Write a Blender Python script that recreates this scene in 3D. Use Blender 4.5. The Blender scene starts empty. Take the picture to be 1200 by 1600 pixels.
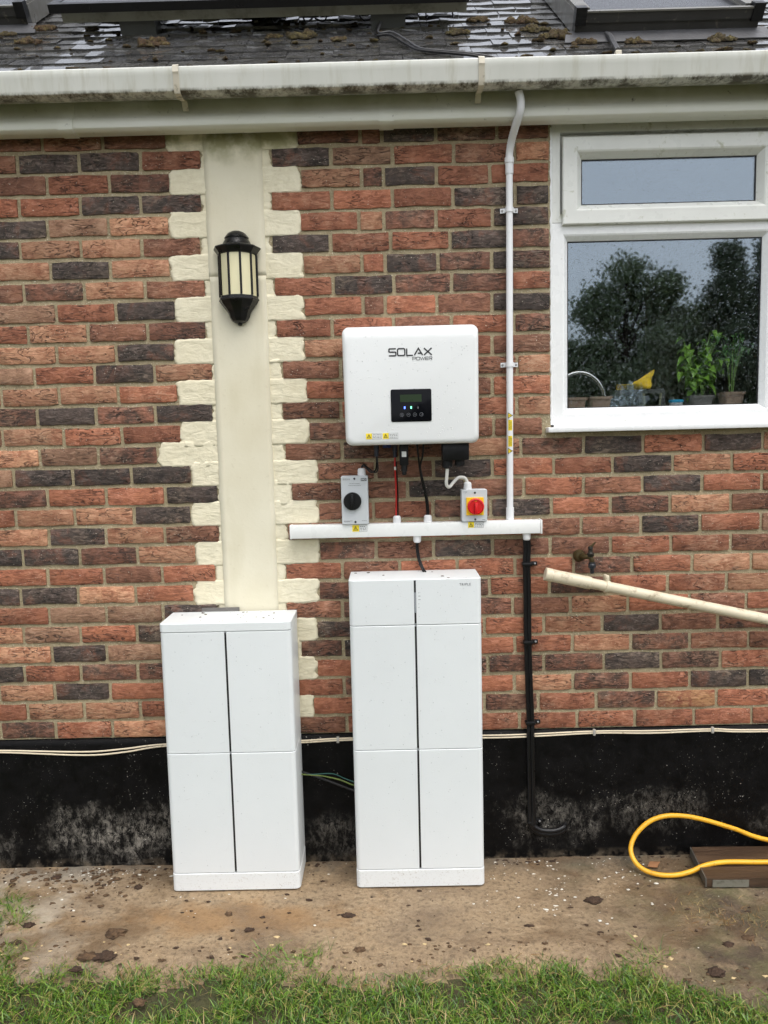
import bpy, bmesh, math, random
import numpy as np
from mathutils import Vector, Matrix, noise

random.seed(7)
RNG = np.random.default_rng(11)
scene = bpy.context.scene
COL = scene.collection
R = math.radians

# ------------------------------------------------------------------ camera
cam_data = bpy.data.cameras.new('camera')
cam = bpy.data.objects.new('camera', cam_data)
COL.objects.link(cam)
cam_data.sensor_fit = 'VERTICAL'
cam_data.sensor_height = 24.0
cam_data.sensor_width = 18.0
cam_data.lens = 18.0
cam_data.clip_start = 0.05
cam_data.clip_end = 800.0
_r = Vector((0.9997, 0.0050, -0.0237)).normalized()
_f = Vector((-0.0074, 0.9949, -0.1004)).normalized()
_u = _r.cross(_f).normalized()
_r = _f.cross(_u).normalized()
cam.matrix_world = Matrix(((_r.x, _u.x, -_f.x, 0.0), (_r.y, _u.y, -_f.y, -2.923), (_r.z, _u.z, -_f.z, 1.6915), (0, 0, 0, 1)))
scene.camera = cam
scene.render.resolution_x, scene.render.resolution_y = 768, 1024

# ------------------------------------------------------------------ sky, sun, exposure (overcast, wet)
SUN_EL, SUN_ROT = R(66), R(148)
world = bpy.data.worlds.new('World')
scene.world = world
world.use_nodes = True
wn = world.node_tree
wn.nodes.clear()
sky = wn.nodes.new('ShaderNodeTexSky')
sky.sky_type = 'NISHITA'
sky.sun_disc = False
sky.sun_elevation = SUN_EL
sky.sun_rotation = SUN_ROT
sky.air_density = 1.0
sky.dust_density = 3.0
sky.ozone_density = 1.0
hs = wn.nodes.new('ShaderNodeHueSaturation')
hs.inputs['Saturation'].default_value = 0.26
bg = wn.nodes.new('ShaderNodeBackground')
bg.inputs['Strength'].default_value = 0.15
wo = wn.nodes.new('ShaderNodeOutputWorld')
wn.links.new(sky.outputs[0], hs.inputs['Color'])
wn.links.new(hs.outputs[0], bg.inputs['Color'])
wn.links.new(bg.outputs[0], wo.inputs['Surface'])

sun_data = bpy.data.lights.new('sun', 'SUN')
sun_data.energy = 0.6
sun_data.angle = R(50)
sun_data.color = (1.0, 0.955, 0.885)
sun = bpy.data.objects.new('sun', sun_data)
COL.objects.link(sun)
_sd = Vector((math.sin(SUN_ROT) * math.cos(SUN_EL), math.cos(SUN_ROT) * math.cos(SUN_EL), math.sin(SUN_EL)))
sun.rotation_euler = _sd.to_track_quat('Z', 'Y').to_euler()
sun.location = (3, -6, 9)

vs = scene.view_settings
vs.view_transform = 'Standard'
vs.look = 'None'
vs.exposure = 1.0
vs.gamma = 1.0
vs.use_curve_mapping = False
scene.cycles.use_denoising = True
scene.cycles.use_adaptive_sampling = True
scene.cycles.adaptive_threshold = 0.03
scene.cycles.max_bounces = 6
scene.cycles.diffuse_bounces = 3
scene.cycles.glossy_bounces = 3
scene.cycles.transparent_max_bounces = 16

# ------------------------------------------------------------------ helpers: materials
def srgb(r, g, b):
    return tuple(((c / 255) / 12.92 if c / 255 <= 0.04045 else ((c / 255 + 0.055) / 1.055) ** 2.4) for c in (r, g, b))

class NT:
    """small helper round a node tree"""
    def __init__(self, name):
        self.m = bpy.data.materials.new(name)
        self.m.use_nodes = True
        self.t = self.m.node_tree
        self.b = self.t.nodes['Principled BSDF']
        self.out = self.t.nodes['Material Output']
        g = self.t.nodes.new('ShaderNodeNewGeometry')
        self.pos = g.outputs['Position']
    def n(self, typ, **kw):
        nd = self.t.nodes.new(typ)
        for k, v in kw.items():
            setattr(nd, k, v)
        return nd
    def link(self, a, b):
        self.t.links.new(a, b)
    def setin(self, sock, v):
        if hasattr(v, 'is_output'):
            self.link(v, sock)
        else:
            if isinstance(v, tuple) and len(v) == 3 and len(sock.default_value) == 4:
                v = v + (1.0,)
            sock.default_value = v
    def vmul(self, v, s):
        nd = self.n('ShaderNodeVectorMath', operation='MULTIPLY')
        self.setin(nd.inputs[0], v); self.setin(nd.inputs[1], s)
        return nd.outputs[0]
    def vadd(self, v, s):
        nd = self.n('ShaderNodeVectorMath', operation='ADD')
        self.setin(nd.inputs[0], v); self.setin(nd.inputs[1], s)
        return nd.outputs[0]
    def noise(self, v, scale, detail=3, rough=0.55, dist=0.0):
        nd = self.n('ShaderNodeTexNoise')
        self.link(v, nd.inputs['Vector'])
        nd.inputs['Scale'].default_value = scale
        nd.inputs['Detail'].default_value = detail
        nd.inputs['Roughness'].default_value = rough
        nd.inputs['Distortion'].default_value = dist
        return nd.outputs['Fac']
    def voronoi(self, v, scale, feature='F1'):
        nd = self.n('ShaderNodeTexVoronoi', feature=feature)
        self.link(v, nd.inputs['Vector'])
        nd.inputs['Scale'].default_value = scale
        return nd.outputs['Distance']
    def math(self, op, a, b=0.0, clamp=False):
        nd = self.n('ShaderNodeMath', operation=op, use_clamp=clamp)
        self.setin(nd.inputs[0], a); self.setin(nd.inputs[1], b)
        return nd.outputs[0]
    def ramp(self, v, a, b, c=0.0, d=1.0):
        nd = self.n('ShaderNodeMapRange')
        nd.clamp = True
        self.setin(nd.inputs[0], v)
        for i, q in enumerate((a, b, c, d)):
            nd.inputs[i + 1].default_value = q
        return nd.outputs[0]
    def mix(self, fac, a, b, mode='MIX'):
        nd = self.n('ShaderNodeMix', data_type='RGBA', blend_type=mode)
        self.setin(nd.inputs[0], fac)
        self.setin(nd.inputs[6], a); self.setin(nd.inputs[7], b)
        return nd.outputs[2]
    def bump(self, h, dist=0.002, strength=1.0):
        nd = self.n('ShaderNodeBump')
        nd.inputs['Distance'].default_value = dist
        nd.inputs['Strength'].default_value = strength
        self.setin(nd.inputs['Height'], h)
        self.link(nd.outputs[0], self.b.inputs['Normal'])
    def sep(self, v):
        nd = self.n('ShaderNodeSeparateXYZ'); self.link(v, nd.inputs[0]); return nd.outputs
    def base(self, c): self.setin(self.b.inputs['Base Color'], c)
    def rough(self, c): self.setin(self.b.inputs['Roughness'], c)

def scl(c, k): return tuple(min(1.0, x * k) for x in c)

def mat(name, col, rough=0.45, metal=0.0, var=0.10, vscale=9.0, bump=0.0, bscale=140.0, dirt=None, spec=0.5):
    """plain surface with slight colour variation, fine relief and optional dirt = (colour, scale, lo, hi)"""
    t = NT(name)
    n1 = t.noise(t.pos, vscale, 4)
    c = t.mix(t.ramp(n1, 0.3, 0.7), scl(col, 1 - var), scl(col, 1 + var * 0.6))
    if dirt:
        dc, ds, lo, hi = dirt[:4]
        v = t.vmul(t.pos, dirt[4]) if len(dirt) > 4 else t.pos
        dn = t.noise(v, ds, 6, 0.65, 0.3)
        c = t.mix(t.ramp(dn, lo, hi), c, dc)
    t.base(c)
    t.rough(t.ramp(t.noise(t.pos, vscale * 3, 2), 0.3, 0.7, max(0.02, rough - 0.08), min(1, rough + 0.08)))
    t.b.inputs['Metallic'].default_value = metal
    t.b.inputs['Specular IOR Level'].default_value = spec
    if bump:
        t.bump(t.noise(t.pos, bscale, 4), bump)
    return t.m

# ------------------------------------------------------------------ helpers: geometry
class MB:
    def __init__(self):
        self.v = []; self.f = []; self.mi = []
    def add(self, verts, faces, mi=0):
        o = len(self.v)
        self.v += [tuple(p) for p in verts]
        self.f += [tuple(i + o for i in q) for q in faces]
        self.mi += [mi] * len(faces)
        return self
    def box(self, x0, x1, y0, y1, z0, z1, mi=0):
        p = [(x0, y0, z0), (x1, y0, z0), (x1, y1, z0), (x0, y1, z0), (x0, y0, z1), (x1, y0, z1), (x1, y1, z1), (x0, y1, z1)]
        return self.add(p, [(3, 2, 1, 0), (4, 5, 6, 7), (0, 1, 5, 4), (1, 2, 6, 5), (2, 3, 7, 6), (3, 0, 4, 7)], mi)
    def bbox(self, x0, x1, y0, y1, z0, z1, b=0.002, mi=0, seg=2):
        bm = bmesh.new()
        bmesh.ops.create_cube(bm, size=1.0)
        for v in bm.verts:
            v.co = Vector(((x0 + x1) / 2 + v.co.x * (x1 - x0), (y0 + y1) / 2 + v.co.y * (y1 - y0), (z0 + z1) / 2 + v.co.z * (z1 - z0)))
        bmesh.ops.bevel(bm, geom=list(bm.edges), offset=b, segments=seg, profile=0.5, affect='EDGES')
        return self.addbm(bm, mi)
    def addbm(self, bm, mi=0):
        bm.verts.index_update()
        vs = [tuple(v.co) for v in bm.verts]
        fs = [tuple(v.index for v in f.verts) for f in bm.faces]
        bm.free()
        return self.add(vs, fs, mi)
    def loft(self, secs, closed=True, cap=True, mi=0):
        n = len(secs[0]); vs = []; fs = []
        for s in secs: vs += list(s)
        for k in range(len(secs) - 1):
            for i in range(n if closed else n - 1):
                j = (i + 1) % n
                fs.append((k * n + i, k * n + j, (k + 1) * n + j, (k + 1) * n + i))
        if cap:
            fs.append(tuple(range(n - 1, -1, -1)))
            fs.append(tuple(range((len(secs) - 1) * n, len(secs) * n)))
        return self.add(vs, fs, mi)
    def tube(self, path, rad, n=10, cap=True, mi=0):
        P = [Vector(p) for p in path]
        rads = rad if isinstance(rad, (list, tuple)) else [rad] * len(P)
        T = []
        for i in range(len(P)):
            a = P[max(0, i - 1)]; b = P[min(len(P) - 1, i + 1)]
            T.append((b - a).normalized())
        ref = Vector((0, 0, 1)) if abs(T[0].z) < 0.9 else Vector((1, 0, 0))
        nrm = (ref - T[0] * ref.dot(T[0])).normalized()
        secs = []
        for i, p in enumerate(P):
            nrm = (nrm - T[i] * nrm.dot(T[i])).normalized()
            bn = T[i].cross(nrm)
            secs.append([p + (nrm * math.cos(2 * math.pi * k / n) + bn * math.sin(2 * math.pi * k / n)) * rads[i] for k in range(n)])
        return self.loft(secs, True, cap, mi)
    def lathe(self, prof, c, n=16, axis='z', a0=0.0, mi=0, arc=2 * math.pi):
        """prof: (radius, height) pairs along axis through c"""
        c = Vector(c); secs = []
        full = arc > 6.28
        m = n if full else n + 1
        for r_, h in prof:
            s = []
            for k in range(m):
                a = a0 + arc * k / n
                u, w = math.cos(a) * r_, math.sin(a) * r_
                d = {'z': (u, w, h), 'y': (u, h, -w), 'x': (h, u, w)}[axis]
                s.append(c + Vector(d))
            secs.append(s)
        return self.loft(secs, full, full, mi)
    def frame(self, x0, x1, z0, z1, prof, mi=0):
        """mitred rectangular frame in the xz plane; prof = (inset, y) pairs"""
        secs = [[(x0 + i, y, z0 + i), (x1 - i, y, z0 + i), (x1 - i, y, z1 - i), (x0 + i, y, z1 - i)] for i, y in prof]
        return self.loft(secs, True, False, mi)

def rrect(x0, x1, z0, z1, r, n=5, ins=(0, 0, 0, 0)):
    """rounded rectangle outline, counter-clockwise; ins = left, right, bottom, top"""
    x0 += ins[0]; x1 -= ins[1]; z0 += ins[2]; z1 -= ins[3]
    out = []
    for cx, cz, a in ((x1 - r, z0 + r, -90), (x1 - r, z1 - r, 0), (x0 + r, z1 - r, 90), (x0 + r, z0 + r, 180)):
        for k in range(n + 1):
            t = R(a + 90 * k / n)
            out.append((cx + r * math.cos(t), cz + r * math.sin(t)))
    return out

def spline(pts, k=6):
    """Catmull-Rom through the points"""
    P = [Vector(p) for p in pts]
    P = [P[0] * 2 - P[1]] + P + [P[-1] * 2 - P[-2]]
    out = []
    for i in range(1, len(P) - 2):
        for j in range(k):
            t = j / k
            a, b, c, d = P[i - 1], P[i], P[i + 1], P[i + 2]
            out.append(0.5 * ((2 * b) + (c - a) * t + (2 * a - 5 * b + 4 * c - d) * t * t + (3 * b - a - 3 * c + d) * t ** 3))
    out.append(P[-2])
    return out

WL = {}      # world location of every object's origin
def tag(o, label=None, cat=None, group=None, kind=None):
    for k, v in (('label', label), ('category', cat), ('group', group), ('kind', kind)):
        if v: o[k] = v
    return o
def place(o, loc, parent=None):
    loc = Vector(loc)
    WL[o.name] = loc
    if parent is not None:
        o.parent = parent
        o.location = loc - WL[parent.name]
    else:
        o.location = loc
    return o
def thing(name, loc, label, cat, group=None):
    o = bpy.data.objects.new(name, None)
    o.empty_display_size = 0.05
    COL.objects.link(o)
    place(o, loc)
    return tag(o, label, cat, group)
def mesh_of(name, mb, mats, smooth=False, origin=(0, 0, 0)):
    me = bpy.data.meshes.new(name)
    ox, oy, oz = origin
    me.from_pydata([(x - ox, y - oy, z - oz) for x, y, z in mb.v], [], mb.f)
    mats = mats if isinstance(mats, (list, tuple)) else [mats]
    for m in mats: me.materials.append(m)
    if len(mats) > 1: me.polygons.foreach_set('material_index', mb.mi)
    if smooth: me.polygons.foreach_set('use_smooth', [True] * len(me.polygons))
    me.update()
    if smooth and smooth != 'all':
        me.set_sharp_from_angle(angle=R(smooth if smooth is not True else 40))
    return me
def obj(name, mb, mats, parent=None, smooth=False, origin=None, bm_fix=True):
    """link a collected mesh as ONE object; vertices are given in world space"""
    if origin is None:
        a = np.array(mb.v); origin = ((a[:, 0].min() + a[:, 0].max()) / 2, (a[:, 1].min() + a[:, 1].max()) / 2, a[:, 2].min())
    me = mesh_of(name, mb, mats, smooth, origin)
    if bm_fix:
        bm = bmesh.new(); bm.from_mesh(me)
        bmesh.ops.recalc_face_normals(bm, faces=list(bm.faces)); bm.to_mesh(me); bm.free()
        if smooth and smooth != 'all':
            me.set_sharp_from_angle(angle=R(smooth if smooth is not True else 40))
    o = bpy.data.objects.new(name, me)
    COL.objects.link(o)
    return place(o, origin, parent)
def inst(name, me, loc, parent=None, rot=(0, 0, 0), scale=(1, 1, 1)):
    o = bpy.data.objects.new(name, me)
    COL.objects.link(o)
    place(o, loc, parent)
    o.rotation_euler = rot; o.scale = scale
    return o
def text_mb(body, size, loc, mi=0, rotz=False, spacing=1.0, extr=0.0003):
    """lettering in the plane of the wall, reading along +x, front face towards -y"""
    cu = bpy.data.curves.new('t', 'FONT'); cu.body = body; cu.size = size; cu.space_character = spacing; cu.extrude = extr
    o = bpy.data.objects.new('t', cu); COL.objects.link(o)
    dg = bpy.context.evaluated_depsgraph_get()
    me = bpy.data.meshes.new_from_object(o.evaluated_get(dg))
    mb = MB()
    vs = []
    for v in me.vertices:
        x, y, z = v.co
        if rotz: x, y = -y, x
        vs.append((loc[0] + x, loc[1] - z, loc[2] + y))
    mb.add(vs, [tuple(p.vertices) for p in me.polygons], mi)
    bpy.data.objects.remove(o); bpy.data.curves.remove(cu); bpy.data.meshes.remove(me)
    return mb
def lump(c, rx, ry, rz, seed, sub=2, amp=0.35, freq=1.6, flat=True):
    """an irregular clod; the underside is flattened at c.z"""
    bm = bmesh.new(); bmesh.ops.create_icosphere(bm, subdivisions=sub, radius=1.0)
    mb = MB(); s = Vector((seed * 3.1, seed * 1.7, seed * 5.3))
    for v in bm.verts:
        d = 1 + amp * noise.noise(v.co * freq + s) * 1.6 + amp * 0.5 * noise.noise(v.co * freq * 3 + s)
        q = v.co * d
        z = q.z * rz
        if flat: z = max(z, -0.15 * rz) + 0.10 * rz
        v.co = Vector((c[0] + q.x * rx, c[1] + q.y * ry, c[2] + z))
    return mb.addbm(bm)
# ------------------------------------------------------------------ materials of the large structure
def brick_mat(name, base, alt, light=1.25, crease=1.0, flash=None):
    """hand-made brick: sandy skin, folds and creases, darker flashes"""
    t = NT(name)
    oi = t.n('ShaderNodeObjectInfo')
    rnd = t.n('ShaderNodeVectorMath', operation='SCALE')
    rnd.inputs[0].default_value = (31.7, 17.3, 53.9)
    t.link(oi.outputs['Random'], rnd.inputs['Scale'])
    p = t.vadd(t.pos, rnd.outputs[0])
    big = t.noise(p, 15.0, 3, 0.65, 0.5)
    c = t.mix(t.ramp(big, 0.40, 0.62), base, alt)
    if flash:
        c = t.mix(t.ramp(t.noise(p, 9.0, 4, 0.7, 0.6), 0.52, 0.66, 0, 0.85), c, flash)
    # pale sandy bloom lying in streaks on the raised skin
    streak = t.noise(t.vmul(p, (30.0, 30.0, 75.0)), 1.0, 4, 0.75, 1.0)
    c = t.mix(t.ramp(streak, 0.50, 0.70, 0, 0.9), c, tuple(min(1.0, q * light + 0.05) for q in base))
    c = t.mix(t.ramp(streak, 0.30, 0.47, 0.85, 0), c, scl(alt, 0.5))
    k = t.ramp(oi.outputs['Random'], 0.0, 1.0, 0.72, 1.26)
    kk = t.n('ShaderNodeCombineColor'); [t.link(k, kk.inputs[i]) for i in range(3)]
    c = t.mix(1.0, c, kk.outputs[0], 'MULTIPLY')
    # folds left by the mould, running roughly along the brick; creases darkened in colour as shade
    fold = t.noise(t.vmul(p, (10.0, 10.0, 38.0)), 1.0, 2, 0.5, 1.8)
    edge = t.math('ABSOLUTE', t.math('SUBTRACT', fold, 0.5))
    where = t.ramp(t.noise(p, 8.0, 1), 0.47, 0.57)
    cr = t.math('MULTIPLY', t.ramp(edge, 0.0, 0.026, 1, 0), where)
    c = t.mix(t.math('MULTIPLY', cr, 0.9 * crease), c, scl(alt, 0.12))
    smear = t.math('MULTIPLY', t.ramp(t.noise(t.pos, 4.5, 3, 0.6), 0.52, 0.72), t.ramp(streak, 0.42, 0.62))
    c = t.mix(t.math('MULTIPLY', smear, 0.5), c, srgb(172, 150, 124))
    sp = t.ramp(t.noise(t.pos, 190.0, 1), 0.70, 0.75)
    c = t.mix(t.math('MULTIPLY', sp, t.ramp(big, 0.45, 0.60)), c, (0.62, 0.55, 0.44))
    t.base(c)
    t.rough(t.ramp(big, 0.3, 0.7, 0.62, 0.85))
    h = t.math('ADD', t.math('MULTIPLY', fold, 0.6), t.math('MULTIPLY', streak, 1.0))
    h = t.math('SUBTRACT', h, t.math('MULTIPLY', cr, 0.9))
    t.bump(h, 0.0052, 1.0)
    return t.m

BM = {
    'R': brick_mat('brick_red', srgb(160, 100, 71), srgb(133, 80, 57)),
    'L': brick_mat('brick_salmon', srgb(183, 135, 102), srgb(158, 105, 77)),
    'M': brick_mat('brick_brown_red', srgb(140, 93, 68), srgb(112, 73, 55)),
    'B': brick_mat('brick_flashed', srgb(127, 82, 61), srgb(77, 59, 49), 1.4),
    'D': brick_mat('brick_blue_black', srgb(74, 60, 52), srgb(57, 49, 44), 1.9, 0.8, srgb(114, 75, 58)),
    'W': brick_mat('brick_buff_brown', srgb(156, 119, 92), srgb(132, 96, 74)),
    'T': brick_mat('brick_tan_patch', srgb(180, 133, 92), srgb(142, 84, 61)),
}
def mortar_mat():
    t = NT('mortar')
    n1 = t.noise(t.pos, 7.0, 4); n2 = t.noise(t.pos, 95.0, 3, 0.7); n3 = t.noise(t.pos, 230.0, 1)
    c = t.mix(t.ramp(n1, 0.3, 0.7), srgb(172, 158, 127), srgb(146, 133, 105))
    c = t.mix(t.ramp(n2, 0.55, 0.75, 0, 0.6), c, srgb(190, 177, 144))
    c = t.mix(t.ramp(n2, 0.25, 0.42, 0.6, 0), c, srgb(104, 92, 68))
    c = t.mix(t.ramp(n3, 0.68, 0.73), c, srgb(212, 204, 184))
    t.base(c); t.rough(0.9)
    t.bump(t.math('ADD', n2, t.math('MULTIPLY', n3, 0.5)), 0.006, 0.9)
    return t.m
M_MORTAR = mortar_mat()

def plinth_mat():
    t = NT('bitumen_plinth')
    s = t.sep(t.pos)
    n1 = t.noise(t.pos, 2.6, 4, 0.6); n3 = t.noise(t.pos, 14.0, 3, 0.7); n4 = t.noise(t.pos, 150.0, 1); n5 = t.noise(t.vmul(t.pos, (1.0, 1.0, 0.6)), 42.0, 8, 0.88, 0.4); n6 = t.noise(t.pos, 5.0, 4, 0.65)
    c = t.mix(t.ramp(n3, 0.35, 0.7), srgb(7, 7, 7), srgb(15, 14, 14))
    # places where the bitumen has scuffed through to grey cement
    wear = None
    for cx, cz, rx, rz, k in ((-1.10, 0.13, 0.34, 0.13, 1.0), (0.62, 0.15, 0.22, 0.11, 0.6), (1.0, 0.19, 0.30, 0.08, 0.5), (-0.25, 0.10, 0.16, 0.10, 0.45), (-1.9, 0.1, 0.4, 0.1, 0.8), (1.9, 0.15, 0.4, 0.1, 0.6)):
        dx = t.math('DIVIDE', t.math('SUBTRACT', s[0], cx), rx); dz = t.math('DIVIDE', t.math('SUBTRACT', s[2], cz), rz)
        d = t.math('SQRT', t.math('ADD', t.math('MULTIPLY', dx, dx), t.math('MULTIPLY', dz, dz)))
        d = t.math('ADD', d, t.ramp(n6, 0.25, 0.75, -0.7, 0.7))
        w = t.ramp(d, 0.35, 1.15, k, 0)
        wear = w if wear is None else t.math('MAXIMUM', wear, w)
    fine = t.math('MULTIPLY', t.ramp(n5, 0.46, 0.60), t.ramp(n3, 0.34, 0.60, 0.2, 1.0))
    c = t.mix(t.math('MULTIPLY', wear, t.math('MULTIPLY', fine, 0.85)), c, srgb(152, 146, 136))
    c = t.mix(t.math('MULTIPLY', t.ramp(n5, 0.58, 0.68, 0, 0.5), t.ramp(n1, 0.44, 0.6)), c, srgb(104, 100, 92))
    foot = t.math('MULTIPLY', t.ramp(s[2], 0.0, 0.035, 1, 0), t.ramp(n3, 0.45, 0.62))
    c = t.mix(t.math('MULTIPLY', foot, 0.6), c, srgb(112, 100, 84))
    c = t.mix(t.math('MULTIPLY', t.ramp(n4, 0.70, 0.74), t.math('MULTIPLY', t.ramp(n1, 0.42, 0.6), t.ramp(n3, 0.48, 0.6))), c, srgb(185, 180, 170))
    t.base(c)
    t.rough(t.ramp(n3, 0.3, 0.7, 0.38, 0.68)); t.b.inputs['Specular IOR Level'].default_value = 0.12
    t.bump(t.math('ADD', t.math('MULTIPLY', n5, 0.7), t.math('MULTIPLY', n3, 1.2)), 0.004, 0.7)
    return t.m
M_PLINTH = plinth_mat()

def render_mat(name, rough_skin):
    t = NT(name)
    n1 = t.noise(t.pos, 3.0, 4); n2 = t.noise(t.pos, 45.0, 5, 0.65); n3 = t.noise(t.vmul(t.pos, (16.0, 16.0, 42.0)), 1.0, 4, 0.6, 1.2)
    c = t.mix(t.ramp(n1, 0.3, 0.7), srgb(212, 204, 178), srgb(224, 218, 196))
    c = t.mix(t.ramp(n2, 0.60, 0.78, 0, 0.35), c, srgb(176, 162, 128))
    if rough_skin:
        c = t.mix(t.ramp(n1, 0.3, 0.7), srgb(222, 213, 184), srgb(230, 223, 198))
        c = t.mix(t.ramp(n2, 0.35, 0.6, 0.25, 0), c, srgb(190, 178, 146))
    else:
        c = t.mix(t.ramp(t.noise(t.vmul(t.pos, (9, 9, 2)), 1.0, 5), 0.55, 0.8, 0, 0.4), c, srgb(186, 176, 140))
    # green algae film on the masonry that stays damp
    c = t.mix(t.math('MULTIPLY', t.ramp(t.noise(t.pos, 11.0, 4), 0.40, 0.60), t.ramp(t.sep(t.pos)[2], 2.66, 2.76, 0, 0.75)), c, srgb(122, 120, 70))
    t.base(c); t.rough(0.82)
    h = t.math('ADD', t.math('MULTIPLY', n2, 0.4), t.math('MULTIPLY', n3, 1.0 if rough_skin else 0.06))
    t.bump(h, 0.0045 if rough_skin else 0.002, 0.9)
    return t.m
M_RENDER = render_mat('smooth_render', False)
M_RENDER_ROUGH = render_mat('trowelled_render', True)

# ------------------------------------------------------------------ ground
def ground_mat():
    t = NT('damp_concrete_and_soil')
    s = t.sep(t.pos)
    n1 = t.noise(t.pos, 2.2, 5, 0.6, 0.3); n2 = t.noise(t.pos, 9.0, 5, 0.65); n3 = t.noise(t.pos, 60.0, 5, 0.7); n4 = t.noise(t.pos, 170.0, 3)
    c = t.mix(t.ramp(n1, 0.34, 0.64), srgb(156, 133, 102), srgb(139, 119, 94))
    c = t.mix(t.ramp(n2, 0.50, 0.72, 0, 0.75), c, srgb(156, 136, 108))
    c = t.mix(t.ramp(n2, 0.24, 0.40, 0.6, 0), c, srgb(112, 84, 54))
    c = t.mix(t.ramp(n3, 0.50, 0.66, 0, 0.75), c, srgb(84, 69, 52))
    c = t.mix(t.ramp(n3, 0.26, 0.42, 0.6, 0), c, srgb(184, 168, 142))
    c = t.mix(t.ramp(n4, 0.62, 0.72, 0, 0.5), c, srgb(70, 56, 42))
    c = t.mix(t.ramp(n4, 0.24, 0.34, 0.45, 0), c, srgb(196, 182, 156))
    # pale cement wash on the left, dark moss and soil on the right
    nx = t.math('ADD', s[0], t.ramp(n1, 0.2, 0.8, -0.35, 0.35))
    wash = t.math('MULTIPLY', t.ramp(nx, -1.35, -0.95, 1, 0), t.ramp(n2, 0.40, 0.58))
    c = t.mix(t.math('MULTIPLY', wash, 0.7), c, srgb(176, 166, 148))
    dark = t.math('MULTIPLY', t.ramp(nx, 0.72, 1.02), t.ramp(t.noise(t.pos, 6.0, 5, 0.7), 0.30, 0.50))
    c = t.mix(t.math('MULTIPLY', dark, 0.9), c, t.mix(t.ramp(n2, 0.4, 0.6), srgb(66, 54, 42), srgb(84, 80, 50)))
    near_wall = t.math('MULTIPLY', t.ramp(s[1], -0.13, -0.02), t.ramp(n2, 0.36, 0.56))  # greyer and darker towards the wall, in blotches
    c = t.mix(t.math('MULTIPLY', near_wall, 0.7), c, srgb(84, 78, 70))
    ox = t.math('DIVIDE', t.math('ADD', s[0], 0.60), 0.45); oy = t.math('DIVIDE', t.math('ADD', s[1], 0.36), 0.10)
    rust = t.ramp(t.math('ADD', t.math('SQRT', t.math('ADD', t.math('MULTIPLY', ox, ox), t.math('MULTIPLY', oy, oy))), t.ramp(n2, 0.2, 0.8, -0.6, 0.6)), 0.5, 1.2, 0.6, 0)
    c = t.mix(rust, c, srgb(140, 104, 62))
    damp = t.ramp(t.noise(t.vmul(t.pos, (1.6, 3.2, 1.0)), 1.6, 5, 0.65, 0.6), 0.46, 0.62)
    c = t.mix(t.math('MULTIPLY', damp, 0.6), c, t.mix(t.ramp(n2, 0.35, 0.65), srgb(94, 72, 49), srgb(108, 90, 68)))
    t.base(c)
    t.rough(t.ramp(damp, 0.0, 1.0, 0.8, 0.42))
    t.bump(t.math('ADD', t.math('MULTIPLY', n3, 0.8), t.math('ADD', t.math('MULTIPLY', n4, 0.3), n2)), 0.012, 0.8)
    return t.m

def lawn_edge(x):
    xs = [-2.6, -1.9, -1.45, -1.32, -1.0, -0.68, -0.43, -0.32, -0.13, 0.03, 0.156, 0.28, 0.54, 0.78, 0.86, 1.1, 1.6, 2.6]
    ys = [-0.25, -0.25, -0.33, -0.55, -0.56, -0.58, -0.55, -0.605, -0.64, -0.62, -0.585, -0.575, -0.55, -0.60, -0.70, -0.755, -0.8, -0.8]
    return np.interp(x, xs, ys)

nx_, ny_ = 330, 86
gx = np.linspace(-2.6, 2.6, nx_); gy = np.linspace(0.0, -1.35, ny_)
verts = []; inside = []
for j in range(ny_):
    for i in range(nx_):
        x, y = float(gx[i]), float(gy[j])
        e = float(lawn_edge(x)) + 0.05 * noise.noise((x * 6, y * 6, 1.3))
        d = y - e                                   # positive on the path
        z = 0.004 * noise.noise((x * 5, y * 5, 0)) + 0.003 * noise.noise((x * 22, y * 22, 4)) - 0.004
        z += -0.028 * min(1.0, max(0.0, (0.015 - d) / 0.08))
        verts.append((x, y, z)); inside.append(d)
faces = [(j * nx_ + i, (j + 1) * nx_ + i, (j + 1) * nx_ + i + 1, j * nx_ + i + 1) for j in range(ny_ - 1) for i in range(nx_ - 1) if inside[j * nx_ + i] > -0.085]
mb = MB().add(verts, faces)
path = obj('path', mb, ground_mat(), smooth='all', origin=(0, 0, 0))
tag(path, 'damp tan concrete and soil strip along the foot of the wall', kind='structure')

def soil_mat():
    t = NT('lawn_soil')
    n1 = t.noise(t.pos, 3.0, 5); n2 = t.noise(t.pos, 30.0, 5, 0.7)
    c = t.mix(t.ramp(n1, 0.35, 0.65), srgb(62, 66, 32), srgb(72, 62, 42))
    c = t.mix(t.ramp(n2, 0.5, 0.7), c, srgb(44, 44, 26))
    t.base(c); t.rough(0.9); t.bump(n2, 0.01)
    return t.m
mb = MB().add([(-150, -150, -0.029), (150, -150, -0.029), (150, 150, -0.035), (-150, 150, -0.029)], [(0, 1, 2, 3)])
ground = obj('ground', mb, soil_mat(), origin=(0, 0, -0.029))
tag(ground, 'green garden lawn reaching away from the house', kind='structure')

# ------------------------------------------------------------------ brick wall
ZC, DZ = 2.7849, 0.076724          # centre height of the top course, course height
BRH = 0.0625
WX0, WX1 = -2.55, 2.55             # built length of the wall
WIN0, WIN1 = 0.618, 2.318          # window opening
PL_TOP = 0.524

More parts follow.
